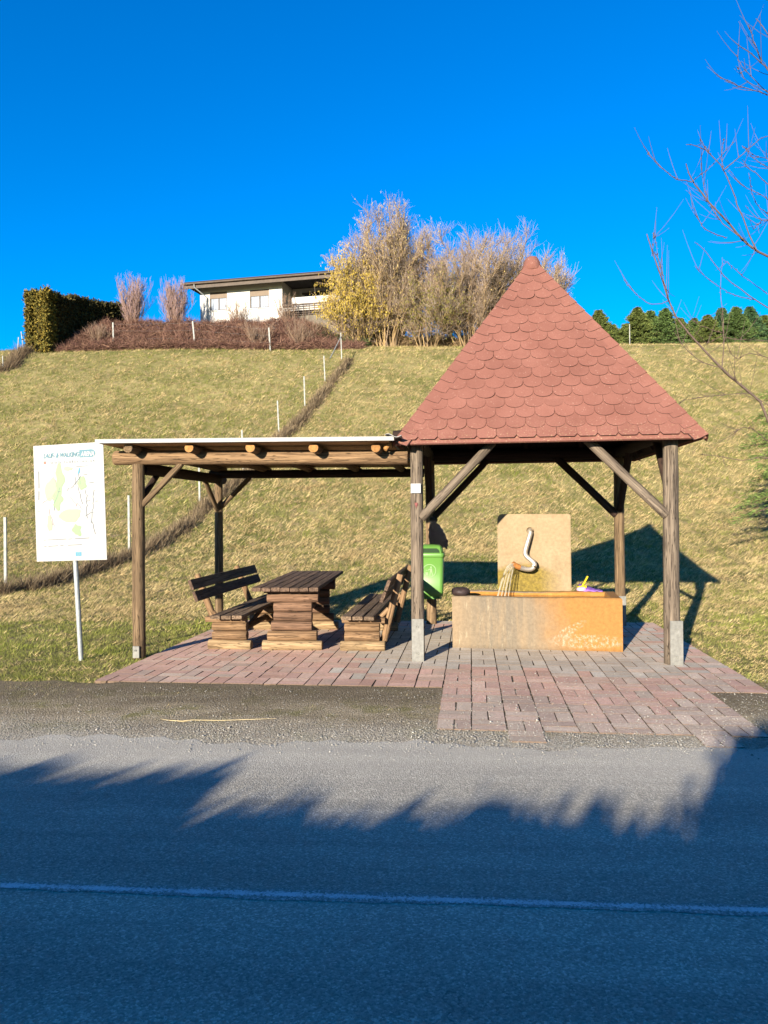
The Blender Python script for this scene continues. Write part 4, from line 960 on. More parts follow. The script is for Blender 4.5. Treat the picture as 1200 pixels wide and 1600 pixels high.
# signed side of the diagonal fence
DX = np.array([-14.]+[b.x for b, _ in DP]); DYv = np.array([11.]+[b.y for b, _ in DP])
def fence_x(y): return np.interp(y, DYv, DX)
NT = 135000; PB = 6
u = rng.random(NT); by = np.exp(np.log(5.7)+u*(np.log(49.5)-np.log(5.7))); bx = rng.uniform(-1, 1, NT)*(.6*by+1.2)
side = bx < fence_x(by)
big = snoise(bx, by, 7, 21); mid = snoise(bx, by, 1.9, 22); sm = snoise(bx, by, .6, 23)
green = np.clip(.32+.33*big+.28*mid+.2*sm+np.where(by < 11, .4*(bx < 0)+.2, 0)+np.where(side, .2, -.02)+.25*np.exp(-((bx-4.5)/3)**2-((by-14)/4)**2), 0, 1)
dens = np.clip(.7+.4*sm+.25*mid, .15, 1); k_ = rng.random(NT) < dens; bx, by, green, side = bx[k_], by[k_], green[k_], side[k_]
isg = rng.random(len(bx)) < green*.95
tone = rng.uniform(.55, 1.25, (len(bx), 1)); dist = by/10.; sc_ = np.clip(dist, .75, 2.7)
rx, ry = np.repeat(bx, PB), np.repeat(by, PB); n = len(rx); sr = np.repeat(sc_, PB); ig = np.repeat(isg, PB)
rx = rx+rng.normal(0, .032, n)*sr**.9; ry = ry+rng.normal(0, .032, n)*sr**.9
ok = grass_mask(rx, ry); tn_ = np.repeat(tone, PB, 0)[ok]; rx, ry, sr, ig = rx[ok], ry[ok], sr[ok], ig[ok]; n = len(rx)
ln_ = rng.uniform(.04, .085, n)*sr**.8*np.where(ig, .8, 1.25); wd = rng.uniform(.005, .009, n)*sr**1.05
ang = 1.6*snoise(rx, ry, 2.7, 61)+rng.normal(0, .9, n)-.6; flop = np.where(ig, .75, 1.9)*rng.uniform(.4, 1.1, n)
dv = np.stack([np.cos(ang)*flop, np.sin(ang)*flop, np.ones(n)], -1)
V, Lp = blades(np.stack([rx, ry, T(rx, ry)-.008], -1), unit(dv), ln_, wd)
gb = np.clip(.5+.5*snoise(rx, ry, 3., 63), 0, 1)[:, None]
gc = (np.array([[.19, .21, .038]])*gb+np.array([[.18, .18, .055]])*(1-gb))*tn_
stc = (np.array([[.5, .4, .19]])*gb+np.array([[.48, .35, .17]])*(1-gb))*tn_
col = np.where(ig[:, None], gc, stc)*rng.uniform(.85, 1.15, (n, 1))*(1+.22*(ry < 11))[:, None]; o = npmesh('grass', V, Lp, 3, M['leafy'], None, np.repeat(col, 3, 0)); tag(o, 'short straw coloured and green winter grass covering the verge and hillside', 'grass', kind='stuff')
# tall dry tussocks along the diagonal fence, and along the little fence at the far left
def tussocks(name, path, n, wid, h, label, off=(.25, 0), colr=((.27, .2, .12), (.12, .08, .05))):
    P = np.array(path); seg = np.linalg.norm(np.diff(P, axis=0), axis=1); cum = np.concatenate([[0], np.cumsum(seg)]); t = rng.random(n)
    wgt = np.cumsum(seg/np.maximum(P[:-1, 1], 8)**1.1); wgt /= wgt[-1]; si = np.searchsorted(wgt, t); f_ = rng.random(n)
    q = P[si]*(1-f_[:, None])+P[si+1]*f_[:, None]; d = unit(P[si+1]-P[si]); nr = np.stack([d[:, 1], -d[:, 0]], -1)
    o_ = rng.normal(off[0], wid, n); cl = snoise(q[:, 0]*3, q[:, 1]*3, 2.2, 31)
    x, y = q[:, 0]+nr[:, 0]*o_, q[:, 1]+nr[:, 1]*o_; prof_ = np.exp(-((o_-off[0])/(wid*1.5))**2)
    ln_ = h*(.3+.8*prof_)*rng.uniform(.25, 1.2, n)*np.clip(1+.75*cl+.4*snoise(x, y, .45, 33), .2, 2); wd = rng.uniform(.008, .014, n)*np.clip(y/10, 1, 4)**.8
    dv = unit(np.stack([rng.normal(.25, .5, n), rng.normal(-.1, .5, n), np.ones(n)*.9], -1)); V, Lp = blades(np.stack([x, y, T(x, y)-.02], -1), dv, ln_, wd)
    m_ = np.clip(rng.random(n)*1.1-.25*(o_ > off[0]), 0, 1)[:, None]; c = np.array([colr[0]])*m_+np.array([colr[1]])*(1-m_)  # blades right of the strip's middle darker, shade put into their colour
    c = c*rng.uniform(.6, 1.2, (n, 1)); ob = npmesh(name, V, Lp, 3, M['leafy'], None, np.repeat(c, 3, 0)); tag(ob, label, 'tall grass', kind='stuff'); return ob
path = [(-14, 11.3), (-11, 12.8)]+[(b.x, b.y) for b, _ in DP]
tussocks('tall_dry_grass', path, 34000, .2, .36, 'strip of tall brown dry grass along the diagonal hillside fence', (.38, 0), ((.38, .29, .17), (.1, .066, .042)))
lp = [(on_ground(1, 583).x-3, on_ground(1, 583).y-3)]+[(b.x, b.y) for b, _ in P3]; tussocks('tall_dry_grass', lp, 5000, .25, .6, 'short strip of brown dry grass under the fence at the far left', (.2, 0))

# ================================================================ BRAMBLE BANK below the house
def twig_mass(name, x0, x1, y0, y1, n, h, colr, label, cat, prof=None):
    x = rng.uniform(x0, x1, n); y = rng.uniform(y0, y1, n); tt = rng.random(n)**.7
    hh = h*(.65+.35*snoise(x, y, 3.1, 41)+.12*snoise(x, y, .9, 36)); hh = np.clip(hh, .15, 9)*(prof(x, y) if prof else 1)
    z = T(x, y)+hh*tt*.85; dv = unit(np.stack([rng.normal(0, 1, n), rng.normal(0, .8, n), rng.normal(.35, .55, n)], -1))
    ln_ = rng.uniform(.2, .65, n); wd = rng.uniform(.014, .034, n); V, Lp = blades(np.stack([x, y, z], -1), dv, ln_, wd)
    m_ = rng.random((n, 1))**1.5; c = (np.array([colr[0]])*m_+np.array([colr[1]])*(1-m_))*rng.uniform(.7, 1.2, (n, 1))
    o = npmesh(name, V, Lp, 3, M['attr'], None, np.repeat(c, 3, 0)); tag(o, label, cat, kind='stuff'); return o
xl, xr = at(82, 545, 46.5).x, at(566, 545, 46).x
twig_mass('brambles', xl, xr, 45.6, 49.6, 60000, 1.0, ((.25, .145, .095), (.08, .036, .03)), 'dense reddish brown bare brambles covering the bank below the white house', 'brambles', lambda x, y: sstep(xl-.5, xl+2, x)*(1-.55*sstep(xr-3.5, xr, x))*(1-.25*sstep(47.5, 45.6, y)))
twig_mass('creeping_juniper', at(485, 520, 47).x, at(572, 520, 47).x, 47.2, 49.8, 7000, .75, ((.06, .1, .025), (.02, .04, .012)), 'dark green creeping evergreen ground cover at the right end of the bramble bank', 'ground cover')

# ================================================================ HEDGE at the top left
def leaf_shell(name, parent, boxes, n, size, colr, mat='attr'):
    """dense clumps of leaf cards filling upright hedge blocks given as (p0,p1,halfwidth,h0,h1)"""
    P = []; C = []
    for (a, b, hw, h0, h1, share_, tone) in boxes:
        k = int(n*share_); t = rng.random(k); s_ = rng.uniform(-1, 1, k); hz = rng.random(k)
        edge = rng.random(k) < .75; s_ = np.where(edge, np.sign(s_)*rng.uniform(.8, 1.05, k), s_); top = rng.random(k) < .25; hz = np.where(top, rng.uniform(.93, 1.03, k), hz)
        a_, b_ = np.array(a), np.array(b); d = (b_-a_)/np.linalg.norm(b_-a_); nr = np.array([d[1], -d[0]])
        ends = rng.random(k) < .18; t = np.where(ends, np.round(t)+rng.normal(0, .012, k), t)
        x = a_[0]+(b_-a_)[0]*t+nr[0]*s_*hw; y = a_[1]+(b_-a_)[1]*t+nr[1]*s_*hw
        bmp = 1+.07*snoise(x*2, y*2, 1.7, 55)+.05*snoise(x+y, hz*9, 2, 56); H = (h0+(h1-h0)*t)*bmp
        z = T(a_[0]+(b_-a_)[0]*t, a_[1]+(b_-a_)[1]*t)+H*hz-.1
        P.append(np.stack([x, y, z], -1)+rng.normal(0, .06, (k, 3))); mm = rng.random((k, 1)); C.append((np.array([tone[0]])*mm+np.array([tone[1]])*(1-mm))*rng.uniform(.6, 1.25, (k, 1)))
    P = np.concatenate(P); C = np.concatenate(C); k = len(P); dv = unit(rng.normal(0, 1, (k, 3))+np.array([0, 0, .6])); V, Lp = cards(P, dv, rng.uniform(.7, 1.4, k)*size, rng.uniform(.35, .7, k)*size)
    return npmesh(name, V, Lp, 4, M[mat], parent, np.repeat(C, 4, 0))
leaf_lit = ((.2, .14, .025), (.07, .07, .018)); leaf_shade = ((.07, .055, .018), (.03, .03, .012))  # sunlit and shaded tones of one hedge, light put into the leaf colour
h0 = at(73, 545, 45.6); h1 = at(205, 545, 53.5)
hg = empty('ivy_hedge', (h0.x, h0.y, float(T(h0.x, h0.y)))); tag(hg, 'tall evergreen hedge with sunlit golden end and dark shaded side in its leaf colours at the top left', 'hedge')
HQ = []
for px_, Y_, ty_ in ((56, 45.4, 456), (70, 46.2, 459), (88, 47.6, 471), (108, 49.2, 467), (150, 51.2, 478), (200, 53.5, 488)):
    q = at(px_, ty_, Y_); HQ.append((q.x, Y_, q.z-float(T(q.x, Y_))))
segs = []; CV, CF = [], []
for k, (A_, B_) in enumerate(zip(HQ[:-1], HQ[1:])):
    segs.append(((A_[0], A_[1]), (B_[0], B_[1]), .7, A_[2], B_[2], (.3, .16, .18, .2, .22)[k], leaf_lit if k == 0 else leaf_shade))
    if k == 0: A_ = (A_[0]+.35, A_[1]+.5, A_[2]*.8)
    if k >= 2: segs.append(((A_[0], A_[1]), (B_[0], B_[1]), .55, A_[2]*1.02, B_[2]*1.02, .03, leaf_lit))
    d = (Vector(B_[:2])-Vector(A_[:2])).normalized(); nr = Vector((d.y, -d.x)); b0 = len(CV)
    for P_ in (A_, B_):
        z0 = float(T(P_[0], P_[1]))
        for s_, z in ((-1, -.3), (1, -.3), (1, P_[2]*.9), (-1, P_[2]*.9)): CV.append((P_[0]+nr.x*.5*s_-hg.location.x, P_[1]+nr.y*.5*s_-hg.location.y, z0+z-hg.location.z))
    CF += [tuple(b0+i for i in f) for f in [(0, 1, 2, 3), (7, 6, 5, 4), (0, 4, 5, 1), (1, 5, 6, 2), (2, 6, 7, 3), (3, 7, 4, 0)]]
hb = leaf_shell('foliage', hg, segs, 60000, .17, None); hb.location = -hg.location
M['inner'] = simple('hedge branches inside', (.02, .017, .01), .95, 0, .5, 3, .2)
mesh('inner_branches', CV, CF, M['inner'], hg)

# ================================================================ WHITE HOUSE on the crest
HP = at(313, 500, 52.0); HY = -R(12); hz = 12.6
ho = empty('white_house', (HP.x, HP.y, hz), HY); tag(ho, 'white single storey house with wide dark eaves and recessed balcony on the hilltop', 'house')
HI = (Matrix.Translation((HP.x, HP.y, hz)) @ Matrix.Rotation(HY, 4, 'Z')).inverted()
def hpt(px_, py_, y=0):
    v = ray(px_, py_); o_ = HI @ Vector((0, 0, EYE)); d_ = HI.to_3x3() @ v; t = (y-o_.y)/d_.y; return o_+d_*t
zt = hpt(380, 441).z; xw = hpt(441, 470).x; xe = hpt(620, 470).x
def wallbox(name, x0, x1, y0, y1, z0, z1, mat, parent=None, bev=0):
    return box(name, (x1-x0, y1-y0, z1-z0), ((x0+x1)/2, (y0+y1)/2, (z0+z1)/2), mat, parent or ho, bev)
wins = []
for (xa, ya, xb, yb_) in [(328, 457, 355, 484), (390.5, 453.5, 420.5, 480)]:
    a = hpt(xa, ya); b = hpt(xb, yb_); wins.append((a.x, b.x, b.z, a.z))
# front wall built round the openings, butted pieces
z0_, x_ = -1.0, 0
def wall_with(holes, x0, x1, y0, y1, z0, z1):
    V, Fc = [], []
    def bx_(a, b, c, d):
        b0 = len(V); V.extend([(a, y0, c), (b, y0, c), (b, y1, c), (a, y1, c), (a, y0, d), (b, y0, d), (b, y1, d), (a, y1, d)])
        Fc.extend([tuple(b0+i for i in f) for f in [(0, 1, 5, 4), (1, 2, 6, 5), (2, 3, 7, 6), (3, 0, 4, 7), (4, 5, 6, 7), (3, 2, 1, 0)]])
    cur = x0
    for a, b, c, d in holes: bx_(cur, a, z0, z1); bx_(a, b, z0, c); bx_(a, b, d, z1); cur = b
    bx_(cur, x1, z0, z1); return mesh('wall', V, Fc, M['plaster'], ho)
wall_with(wins, 0, xw, 0, .3, z0_, zt)
wallbox('wall', 0, .3, .3, 8, z0_, zt, M['plaster']); wallbox('wall', xw-.3, xw, .3, 2.2, z0_, zt, M['plaster'])
for (a, b, c, d) in wins:
    wf = wallbox('window', a, b, .1, .14, c, d, M['glass'])
    fr_ = .06; cx_, cz_ = (a+b)/2, (c+d)/2; mid = c+(d-c)*.66
    def wp_(name, x0, x1, y0, y1, z0, z1, mat): return box(name, (x1-x0, y1-y0, z1-z0), ((x0+x1)/2-cx_, (y0+y1)/2-.12, (z0+z1)/2-cz_), mat, wf, 0)
    wp_('roller_shutter', a, b, .04, .09, mid, d, M['shutter'])
    for x0, x1, z0, z1 in ((a, a+fr_, c, mid), (b-fr_, b, c, mid), (a+fr_, b-fr_, c, c+fr_), (cx_-fr_*.6, cx_+fr_*.6, c+fr_, mid)): wp_('frame', x0, x1, .05, .095, z0, z1, M['brown_trim'])
    for x0, x1 in ((a+fr_, cx_-fr_*.7), (cx_+fr_*.7, b-fr_)):
        V = []; n_ = 14
        for i in range(n_+1): V += [(x0+(x1-x0)*i/n_-cx_, -.035+.012*math.sin(i*2.2), c+fr_+.02-cz_), (x0+(x1-x0)*i/n_-cx_, -.035+.012*math.sin(i*2.2), mid-cz_)]
        mesh('curtain', V, [(2*i, 2*i+2, 2*i+3, 2*i+1) for i in range(n_)], M['curtain'], wf)
    wp_('sill', a-.08, b+.08, -.06, .1, c-.06, c-.002, M['white'])
# recessed balcony
ya_ = 2.2
a = hpt(476, 461, ya_); b = hpt(507, 478, ya_)
zb_ = hpt(455, 480, 0).z
V = []
wallbox('balcony_wall', xw+.0, xe, ya_, ya_+.25, z0_, zt, M['plaster'])
bw = wallbox('balcony_window', a.x, b.x+.6, ya_-.05, ya_-.01, b.z-.2, a.z, M['glass'])
box('curtain', (b.x+.6-a.x-.12, .01, a.z-b.z-.25), (0, -.035, -.05), M['curtain'], bw, 0); box('lintel', (b.x+.6-a.x+.3, .12, .12), (0, -.05, (a.z-b.z+.2)/2+.07), M['brown_trim'], bw, 0)
wallbox('balcony_floor', xw+.002, xe, .0, ya_-.002, zb_-.25, zb_-.0, M['plaster'])
wallbox('balcony_rail', xw+.005, xe, -.05, .04, hpt(455, 478).z-.0, hpt(455, 475.5).z, M['brown_trim'])
rz1 = hpt(455, 478.4).z; rz0 = hpt(455, 494).z; nl = 22
for i in range(nl): x = xw+.05+(xe-xw-.1)*i/(nl-1); box('lattice_slat', (.05, .03, rz1-rz0), (x, -.005, (rz0+rz1)/2), M['brown_trim'], ho, 0)
for j in range(5): z = rz0+(rz1-rz0)*(j+.4)/5; box('lattice_slat', (xe-xw-.06, .025, .05), ((xw+xe)/2, -.036, z), M['brown_trim'], ho, 0)
wallbox('lower_wall', xw+.003, xe-.1, .06, .3, z0_, rz0+.02, simple('grey stone base wall', (.14, .12, .09), .9, 0, .4, 4, .4))
wallbox('parapet', xw+.6, xe-.3, .3, .42, zb_, zb_+.75, M['white'])
wallbox('white_corner', hpt(566, 505).x, hpt(578, 505).x, -.1, .5, -1.5, hpt(570, 487).z, M['plaster'])
# roof: shallow slab with fascia, verge and gutter
rl = hpt(286, 440, -.9); rlx = rl.x; zr = hpt(400, 436, -.9).z
V = [(rlx, -.9, zr), (xe+1, -.9, zr), (xe+1, 9.5, zr+.35), (rlx, 9.5, zr+.35)]; th_ = .12
Vr = V+[(x, y, z+th_) for x, y, z in V]
mesh('roof', Vr, [(4, 5, 6, 7), (3, 2, 1, 0), (0, 1, 5, 4), (1, 2, 6, 5), (2, 3, 7, 6), (3, 0, 4, 7)], M['roof_dark'], ho)
wallbox('fascia', rlx, xe+1, -.87, -.82, zr-.3, zr-.002, M['brown_trim'])
wallbox('soffit', rlx+.05, xe+1, -.81, ya_-.003, zt+.002, zt+.05, M['soffit'])
one_tube('gutter', [(rlx-.05, -.98, zr+.02), (xe+1, -.98, zr+.0)], .07, M['brown_trim'], ho, 10)
dpx = hpt(308, 450, -.5).x; one_tube('downpipe', [(dpx, -.95, zr-.02), (dpx, -.95, zr-.25), (dpx+.55, -.06, zr-.75), (dpx+.55, -.06, .2)], .05, M['steel'], ho, 8)
# blue grey sheet standing in for an unidentified shape, seen between the bushes
M['bluegrey'] = simple('blue grey tarpaulin', (.045, .06, .13), .5, 0, .5, 3, .3)
tp = at(570, 522, 50.5); tz = float(T(tp.x, tp.y)); V, Fc = [], []
for j in range(7):
    for i in range(7): u, v = i/6, j/6; V.append((-.62+1.2*u-.35*v, .9*v, (1.95*(1-u*.55))*(1 if v > .01 else 1)*(.25+.75*v)+.08*math.sin(i*2+j*3)))
for j in range(6):
    for i in range(6): a_i = j*7+i; Fc.append((a_i, a_i+1, a_i+8, a_i+7))
o = mesh('sheet', V, Fc, M['bluegrey'], None); o.location = (tp.x, tp.y-1, tz+.0); md = o.modifiers.new('s', 'SOLIDIFY'); md.thickness = .03; tag(o, 'sloping blue grey tarpaulin between the house corner and the hazel bushes', 'sheet')

# small parked car half hidden between the hazel stems
M['car'] = simple('dark car paint', (.03, .035, .045), .25, .2, .05, 3, 0, .5); M['tyre'] = plain('tyre rubber', (.012, .012, .012), .9)
cpt = at(648, 537, 53); cz = float(T(cpt.x, cpt.y)); ca = empty('parked_car', (cpt.x+.1, 53, cz+.45), R(8)); tag(ca, 'dark parked car seen between the hazel stems on the crest', 'car')
def prism(name, prof_, y0, y1, mat, parent, ins=0): 
    n_ = len(prof_); V = [(x, y0, z) for x, z in prof_]+[(x, y1, z) for x, z in prof_]; return mesh(name, V, [tuple(range(n_)), tuple(range(2*n_-1, n_-1, -1))]+[(i, n_+i, n_+(i+1) % n_, (i+1) % n_) for i in range(n_)], mat, parent)
prism('body', [(-.85, .25), (-.85, .8), (-.78, .92), (.78, .92), (.85, .8), (.85, .25)], 0, 4.1, M['car'], ca)
prism('cabin', [(-.76, .92), (-.6, 1.42), (.6, 1.42), (.76, .92)], .7, 3.2, M['car'], ca)
mesh('rear_window', [(-.66, .69, .97), (.66, .69, .97), (.54, .69, 1.36), (-.54, .69, 1.36)], [(0, 1, 2, 3)], M['glass'], ca)
for s_ in (-1, 1):
    box('tail_lamp', (.16, .04, .14), (s_*.7, -.01, .72), M['redp'], ca, .01)
    for y in (.75, 3.3): one_tube('wheel', [(s_*.7, y, .31), (s_*.86, y, .31)], .31, M['tyre'], ca, 16)
box('bumper', (1.7, .12, .2), (0, -.04, .42), M['shoe'], ca, .03)

# ================================================================ BARE SHRUBS AND TREES
def fan(name, base, H, spread, ns, ntw, nsub, colr, label, cat, group=None, br=.8, r0=.035, wv=1., rough=1., catk=0, catcol=None, catfn=None, up=.9, tw=1.3, hfun=None, rtip=.010):
    base = np.array(base); ob = empty(name, tuple(base)); tag(ob, label, cat, group)
    a = rng.uniform(0, 6.28, ns); rr_ = br*np.sqrt(rng.random(ns)); b0 = np.stack([rr_*np.cos(a), rr_*np.sin(a)*.8, np.zeros(ns)-.2], -1)
    lean = np.stack([np.cos(a), np.sin(a)*.8], -1)*(rr_/br)[:, None]*spread+rng.normal(0, .2*spread, (ns, 2)); h = H*rng.uniform(.55, 1.0, ns)*wv
    if hfun is not None: h = h*hfun(lean[:, 0]/max(spread, .01))
    k = 6; t = np.linspace(0, 1, k); P = np.zeros((ns, k, 3)); 
    for i, tt in enumerate(t):
        P[:, i, :2] = b0[:, :2]+lean*(tt**1.25); P[:, i, 2] = b0[:, 2]+h*tt
    P[:, 1:-1] += rng.normal(0, .02*H*rough, (ns, k-2, 3))*np.array([1, 1, .3]); Rr = r0*(1-t[None]*.75)*rng.uniform(.6, 1.1, (ns, 1))
    V1, Q1 = tubes(P, Rr, 4)
    def sub(P, n_, lmin, lmax, t0, jit, r_, kk=4):
        si = rng.integers(0, len(P), n_); tt = rng.uniform(t0, 1, n_); K = P.shape[1]-1; f_ = tt*K; i0 = np.minimum(f_.astype(int), K-1); fr = (f_-i0)[:, None]
        p = P[si, i0]*(1-fr)+P[si, i0+1]*fr; d = unit(P[si, i0+1]-P[si, i0]); d = unit(d+rng.normal(0, jit*rough, (n_, 3))+np.array([0, 0, up*.45/rough])); l_ = rng.uniform(lmin, lmax, n_)[:, None]*(1.15-tt[:, None]*.5)
        W_ = np.zeros((n_, kk, 3)); bend = rng.normal(0, .12, (n_, 3))+np.array([0, 0, .12])
        for i in range(kk): s_ = i/(kk-1); W_[:, i] = p+d*l_*s_+bend*l_*s_*s_
        return W_, r_*(1-np.linspace(0, 1, kk)[None]*.6)*np.ones((n_, 1))
    P2, R2 = sub(P, ntw, tw*.5, tw*1.3, .18, .38, r0*.35); V2, Q2 = tubes(P2, R2, 3)
    P3_, R3 = sub(P2, nsub, tw*.25, tw*.75, .2, .45, rtip, 3); V3, Q3 = tubes(P3_, R3, 3)
    V = np.concatenate([V2, V3]); Q = np.concatenate([Q2, Q3+len(V2)])
    def cc(n_, lo, hi): m_ = rng.random((n_, 1)); return (np.array([lo])*m_+np.array([hi])*(1-m_))
    c1 = np.repeat(cc(len(V1)//(k*4), colr[0], colr[1]), k*4, 0); npmesh('stems', V1, Q1, 4, M['twigattr'], ob, c1)
    c2 = np.concatenate([np.repeat(cc(ntw, colr[0], colr[1]), len(V2)//ntw, 0), np.repeat(cc(nsub, colr[2], colr[1]), len(V3)//nsub, 0)]); npmesh('twigs', V, Q, 4, M['twigattr'], ob, c2)
    if catk:
        si = rng.integers(0, len(P3_), catk); p = P3_[si, rng.integers(0, 3, catk)]+rng.normal(0, .05, (catk, 3))
        w_ = catfn(p); s_ = rng.random(catk) < w_; p = p[s_]; dv = unit(rng.normal(0, .35, (len(p), 3))+np.array([0, 0, -1.])); V4, L4 = cards(p, dv, rng.uniform(.09, .2, len(p)), rng.uniform(.03, .055, len(p)))
        npmesh('catkins', V4, L4, 4, M['twigattr'], ob, np.repeat(cc(len(p), catcol[0], catcol[1]), 4, 0))
    return ob
tanp = ((.34, .23, .1), (.25, .18, .12), (.42, .33, .27))
def gz(x, y): return (x, y, float(T(x, y)))
b1 = at(600, 540, 48.6); b2 = at(722, 540, 48.8); b3 = at(845, 540, 52)
fan('hazel_bush', gz(b1.x+.2, 48.6), 8.6, 3.1, 92, 4000, 25000, tanp, 'tallest pale hazel bush with yellow catkins at the right end of the house', 'bush', 'hazel bushes on the crest', .8, .05, 1., 1.5, 44000, ((.4, .3, .12), (.28, .21, .08)),
    lambda p: np.clip(np.where((p[:, 2] < 5.6) & (p[:, 0] < -1.2) & (p[:, 2] > 1.6), 1.0, .35)+np.where((np.abs(p[:, 0]-3.2) < 1.3) & (p[:, 2] < 4.4), .5, 0)+np.where(p[:, 2] < 2.2, .3, 0), 0, 1), hfun=lambda l: 1.06-.26*np.abs(l-.05), tw=1.25, rtip=.0085)
# low yellow catkin branches on the left side of the big hazel (its own bush)
bl_ = at(566, 540, 47.6)
fan('hazel_bush', gz(at(562, 530, 47.9).x, 47.9), 5.2, 1.9, 34, 1100, 3500, tanp, 'lower hazel bush thick with golden yellow catkins against the house balcony', 'bush', 'hazel bushes on the crest', .5, .04, 1., 1.5, 46000, ((.46, .33, .06), (.3, .22, .05)), lambda p: np.where(p[:, 2] > 1.8, 1., .12), up=.7, hfun=lambda l: 1-.1*np.abs(l), rtip=.010)
fan('hazel_bush', gz(at(668, 540, 47.7).x, 47.7), 4.3, 2.2, 26, 1000, 3200, tanp, 'low olive green hazel bush between the two tall hazels', 'bush', 'hazel bushes on the crest', .6, .035, 1., 1.5, 12000, ((.15, .15, .03), (.2, .16, .04)), lambda p: np.where(p[:, 2] > 1.4, .9, .2), up=.6, rtip=.010)
fan('hazel_bush', gz(b2.x+.5, 48.8), 7.7, 4.1, 70, 3300, 22000, tanp, 'wide bare hazel bush directly left of the red roof slope', 'bush', 'hazel bushes on the crest', 1.0, .045, 1., 1.5, 9000, ((.4, .3, .12), (.28, .21, .08)), lambda p: np.full(len(p), .3), hfun=lambda l: 1.08-.3*np.abs(l), rtip=.0085)
fan('hazel_bush', gz(b3.x-1.3, 52), 6.9, 2.6, 46, 2400, 12000, tanp, 'bare hazel bush showing behind the tip of the red roof on its right', 'bush', 'hazel bushes on the crest', 1., .045, 1., 1.5, 5000, ((.4, .3, .12), (.28, .21, .08)), lambda p: np.full(len(p), .4), rtip=.012)
pur = ((.3, .19, .12), (.26, .17, .14), (.36, .25, .25))
for px_, Y, H, lab in ((208, 49.5, 3.6, 'left of two upright broom shaped bare shrubs behind the bramble bank'), (274, 49.5, 3.4, 'right of two upright broom shaped bare shrubs, next to the house corner')):
    q = at(px_, 510, Y); fan('bare_shrub', gz(q.x, Y), H, .8, 60, 620, 2200, pur, lab, 'shrub', 'upright shrubs beside the house', .25, .026, up=1.5, tw=.8, rtip=.010)
for px_, py_, Y, H, sp_, lab in ((371, 500, 49.8, 2.2, .55, 'small pale bare shrub in front of the house wall between the two windows'), (446, 505, 49.6, 2.3, .6, 'small pale bare shrub at the balcony corner of the house'), (470, 545, 46.2, 2.3, 1.0, 'tan bare shrub fanning out of the brambles below the balcony'), (403, 545, 46.4, 1.5, .7, 'low tan bare shrub in the brambles below the right window'), (150, 530, 47, 1.3, .8, 'low tan bare shrub at the left end of the brambles')):
    q = at(px_, py_, Y); fan('bare_shrub', gz(q.x, Y), H, sp_, 26, 220, 420, ((.28, .19, .12), (.2, .13, .09), (.26, .19, .14)), lab, 'shrub', None, .22, .022, tw=.6, rtip=.009)

twig_mass('undergrowth', at(585, 540, 49).x, at(800, 540, 49).x, 48.4, 50.2, 30000, 1.15, ((.3, .2, .1), (.12, .085, .05)), 'tan leafless undergrowth round the feet of the hazel bushes on the crest', 'undergrowth')
# conifers
def spruce(name, loc, H, rad, nb, nn, label, group, tones, zlow=.08, nsz=(.16, .05), parent_only=False, droop=.25):
    ob = empty(name, loc); tag(ob, label, 'conifer', group)
    one_tube('trunk', [(0, 0, -.3), (0, 0, H*.5), (0, 0, H*.97)], .05, M['post'], ob, 8, [.022*H**.9+.02, .014*H**.9, .01])
    z = H*(zlow+(1-zlow)*rng.random(nb)**.95); a = rng.uniform(0, 6.28, nb); l_ = rad*(1-(z/H-zlow)/(1-zlow))**.9*rng.uniform(.55, 1.15, nb)+.03*rad
    k = 5; t = np.linspace(0, 1, k); P = np.zeros((nb, k, 3)); sl = rng.uniform(-.1, .35, nb)
    for i, tt in enumerate(t): P[:, i] = np.stack([np.cos(a)*l_*tt, np.sin(a)*l_*tt, z+l_*(sl*tt-droop*tt*tt+.12*tt**4)], -1)
    V, Q = tubes(P, .012*H**.5*(1-t[None]*.8)*np.ones((nb, 1)), 3); npmesh('branches', V, Q, 4, M['twigm'], ob)
    si = rng.integers(0, nb, nn); tt = rng.random(nn)**.6; f_ = tt*(k-1); i0 = np.minimum(f_.astype(int), k-2); fr = (f_-i0)[:, None]
    p = P[si, i0]*(1-fr)+P[si, i0+1]*fr; d0 = unit(P[si, -1]-P[si, 0]); sd_ = np.cross(d0, np.array([0, 0, 1.])); wdt = (l_[si]*.28*(1.1-tt))[:, None]
    p = p+sd_*rng.uniform(-1, 1, (nn, 1))*wdt+rng.normal(0, .02*H**.5, (nn, 3)); dv = unit(d0+sd_*rng.normal(0, .8, (nn, 1))+rng.normal(0, .35, (nn, 3)))
    V, Lp = cards(p, dv, rng.uniform(.7, 1.3, nn)*nsz[0], rng.uniform(.7, 1.3, nn)*nsz[1]); m_ = rng.random((nn, 1)); c = (np.array([tones[0]])*m_+np.array([tones[1]])*(1-m_))*rng.uniform(.6, 1.25, (nn, 1))
    npmesh('needles', V, Lp, 4, M['attr'], ob, np.repeat(c, 4, 0)); return ob
M['twigm'] = simple('brown conifer twig', (.11, .07, .045), .9, 0, .3, 10, .2)
tn = [((.11, .17, .045), (.055, .085, .028)), ((.14, .16, .04), (.07, .1, .026)), ((.07, .14, .055), (.04, .075, .035))]
protos = []
row = [(936, 4.5), (957, 3.8), (978, 4.1), (996, 4.9), (1016, 5.0), (1040, 4.6), (1062, 4.2), (1085, 4.5), (1106, 4.2), (1128, 5.1), (1150, 4.6), (1172, 5.0), (1194, 4.7), (1218, 4.8), (1245, 4.5), (905, 4.2), (880, 4.3), (1275, 4.9)]
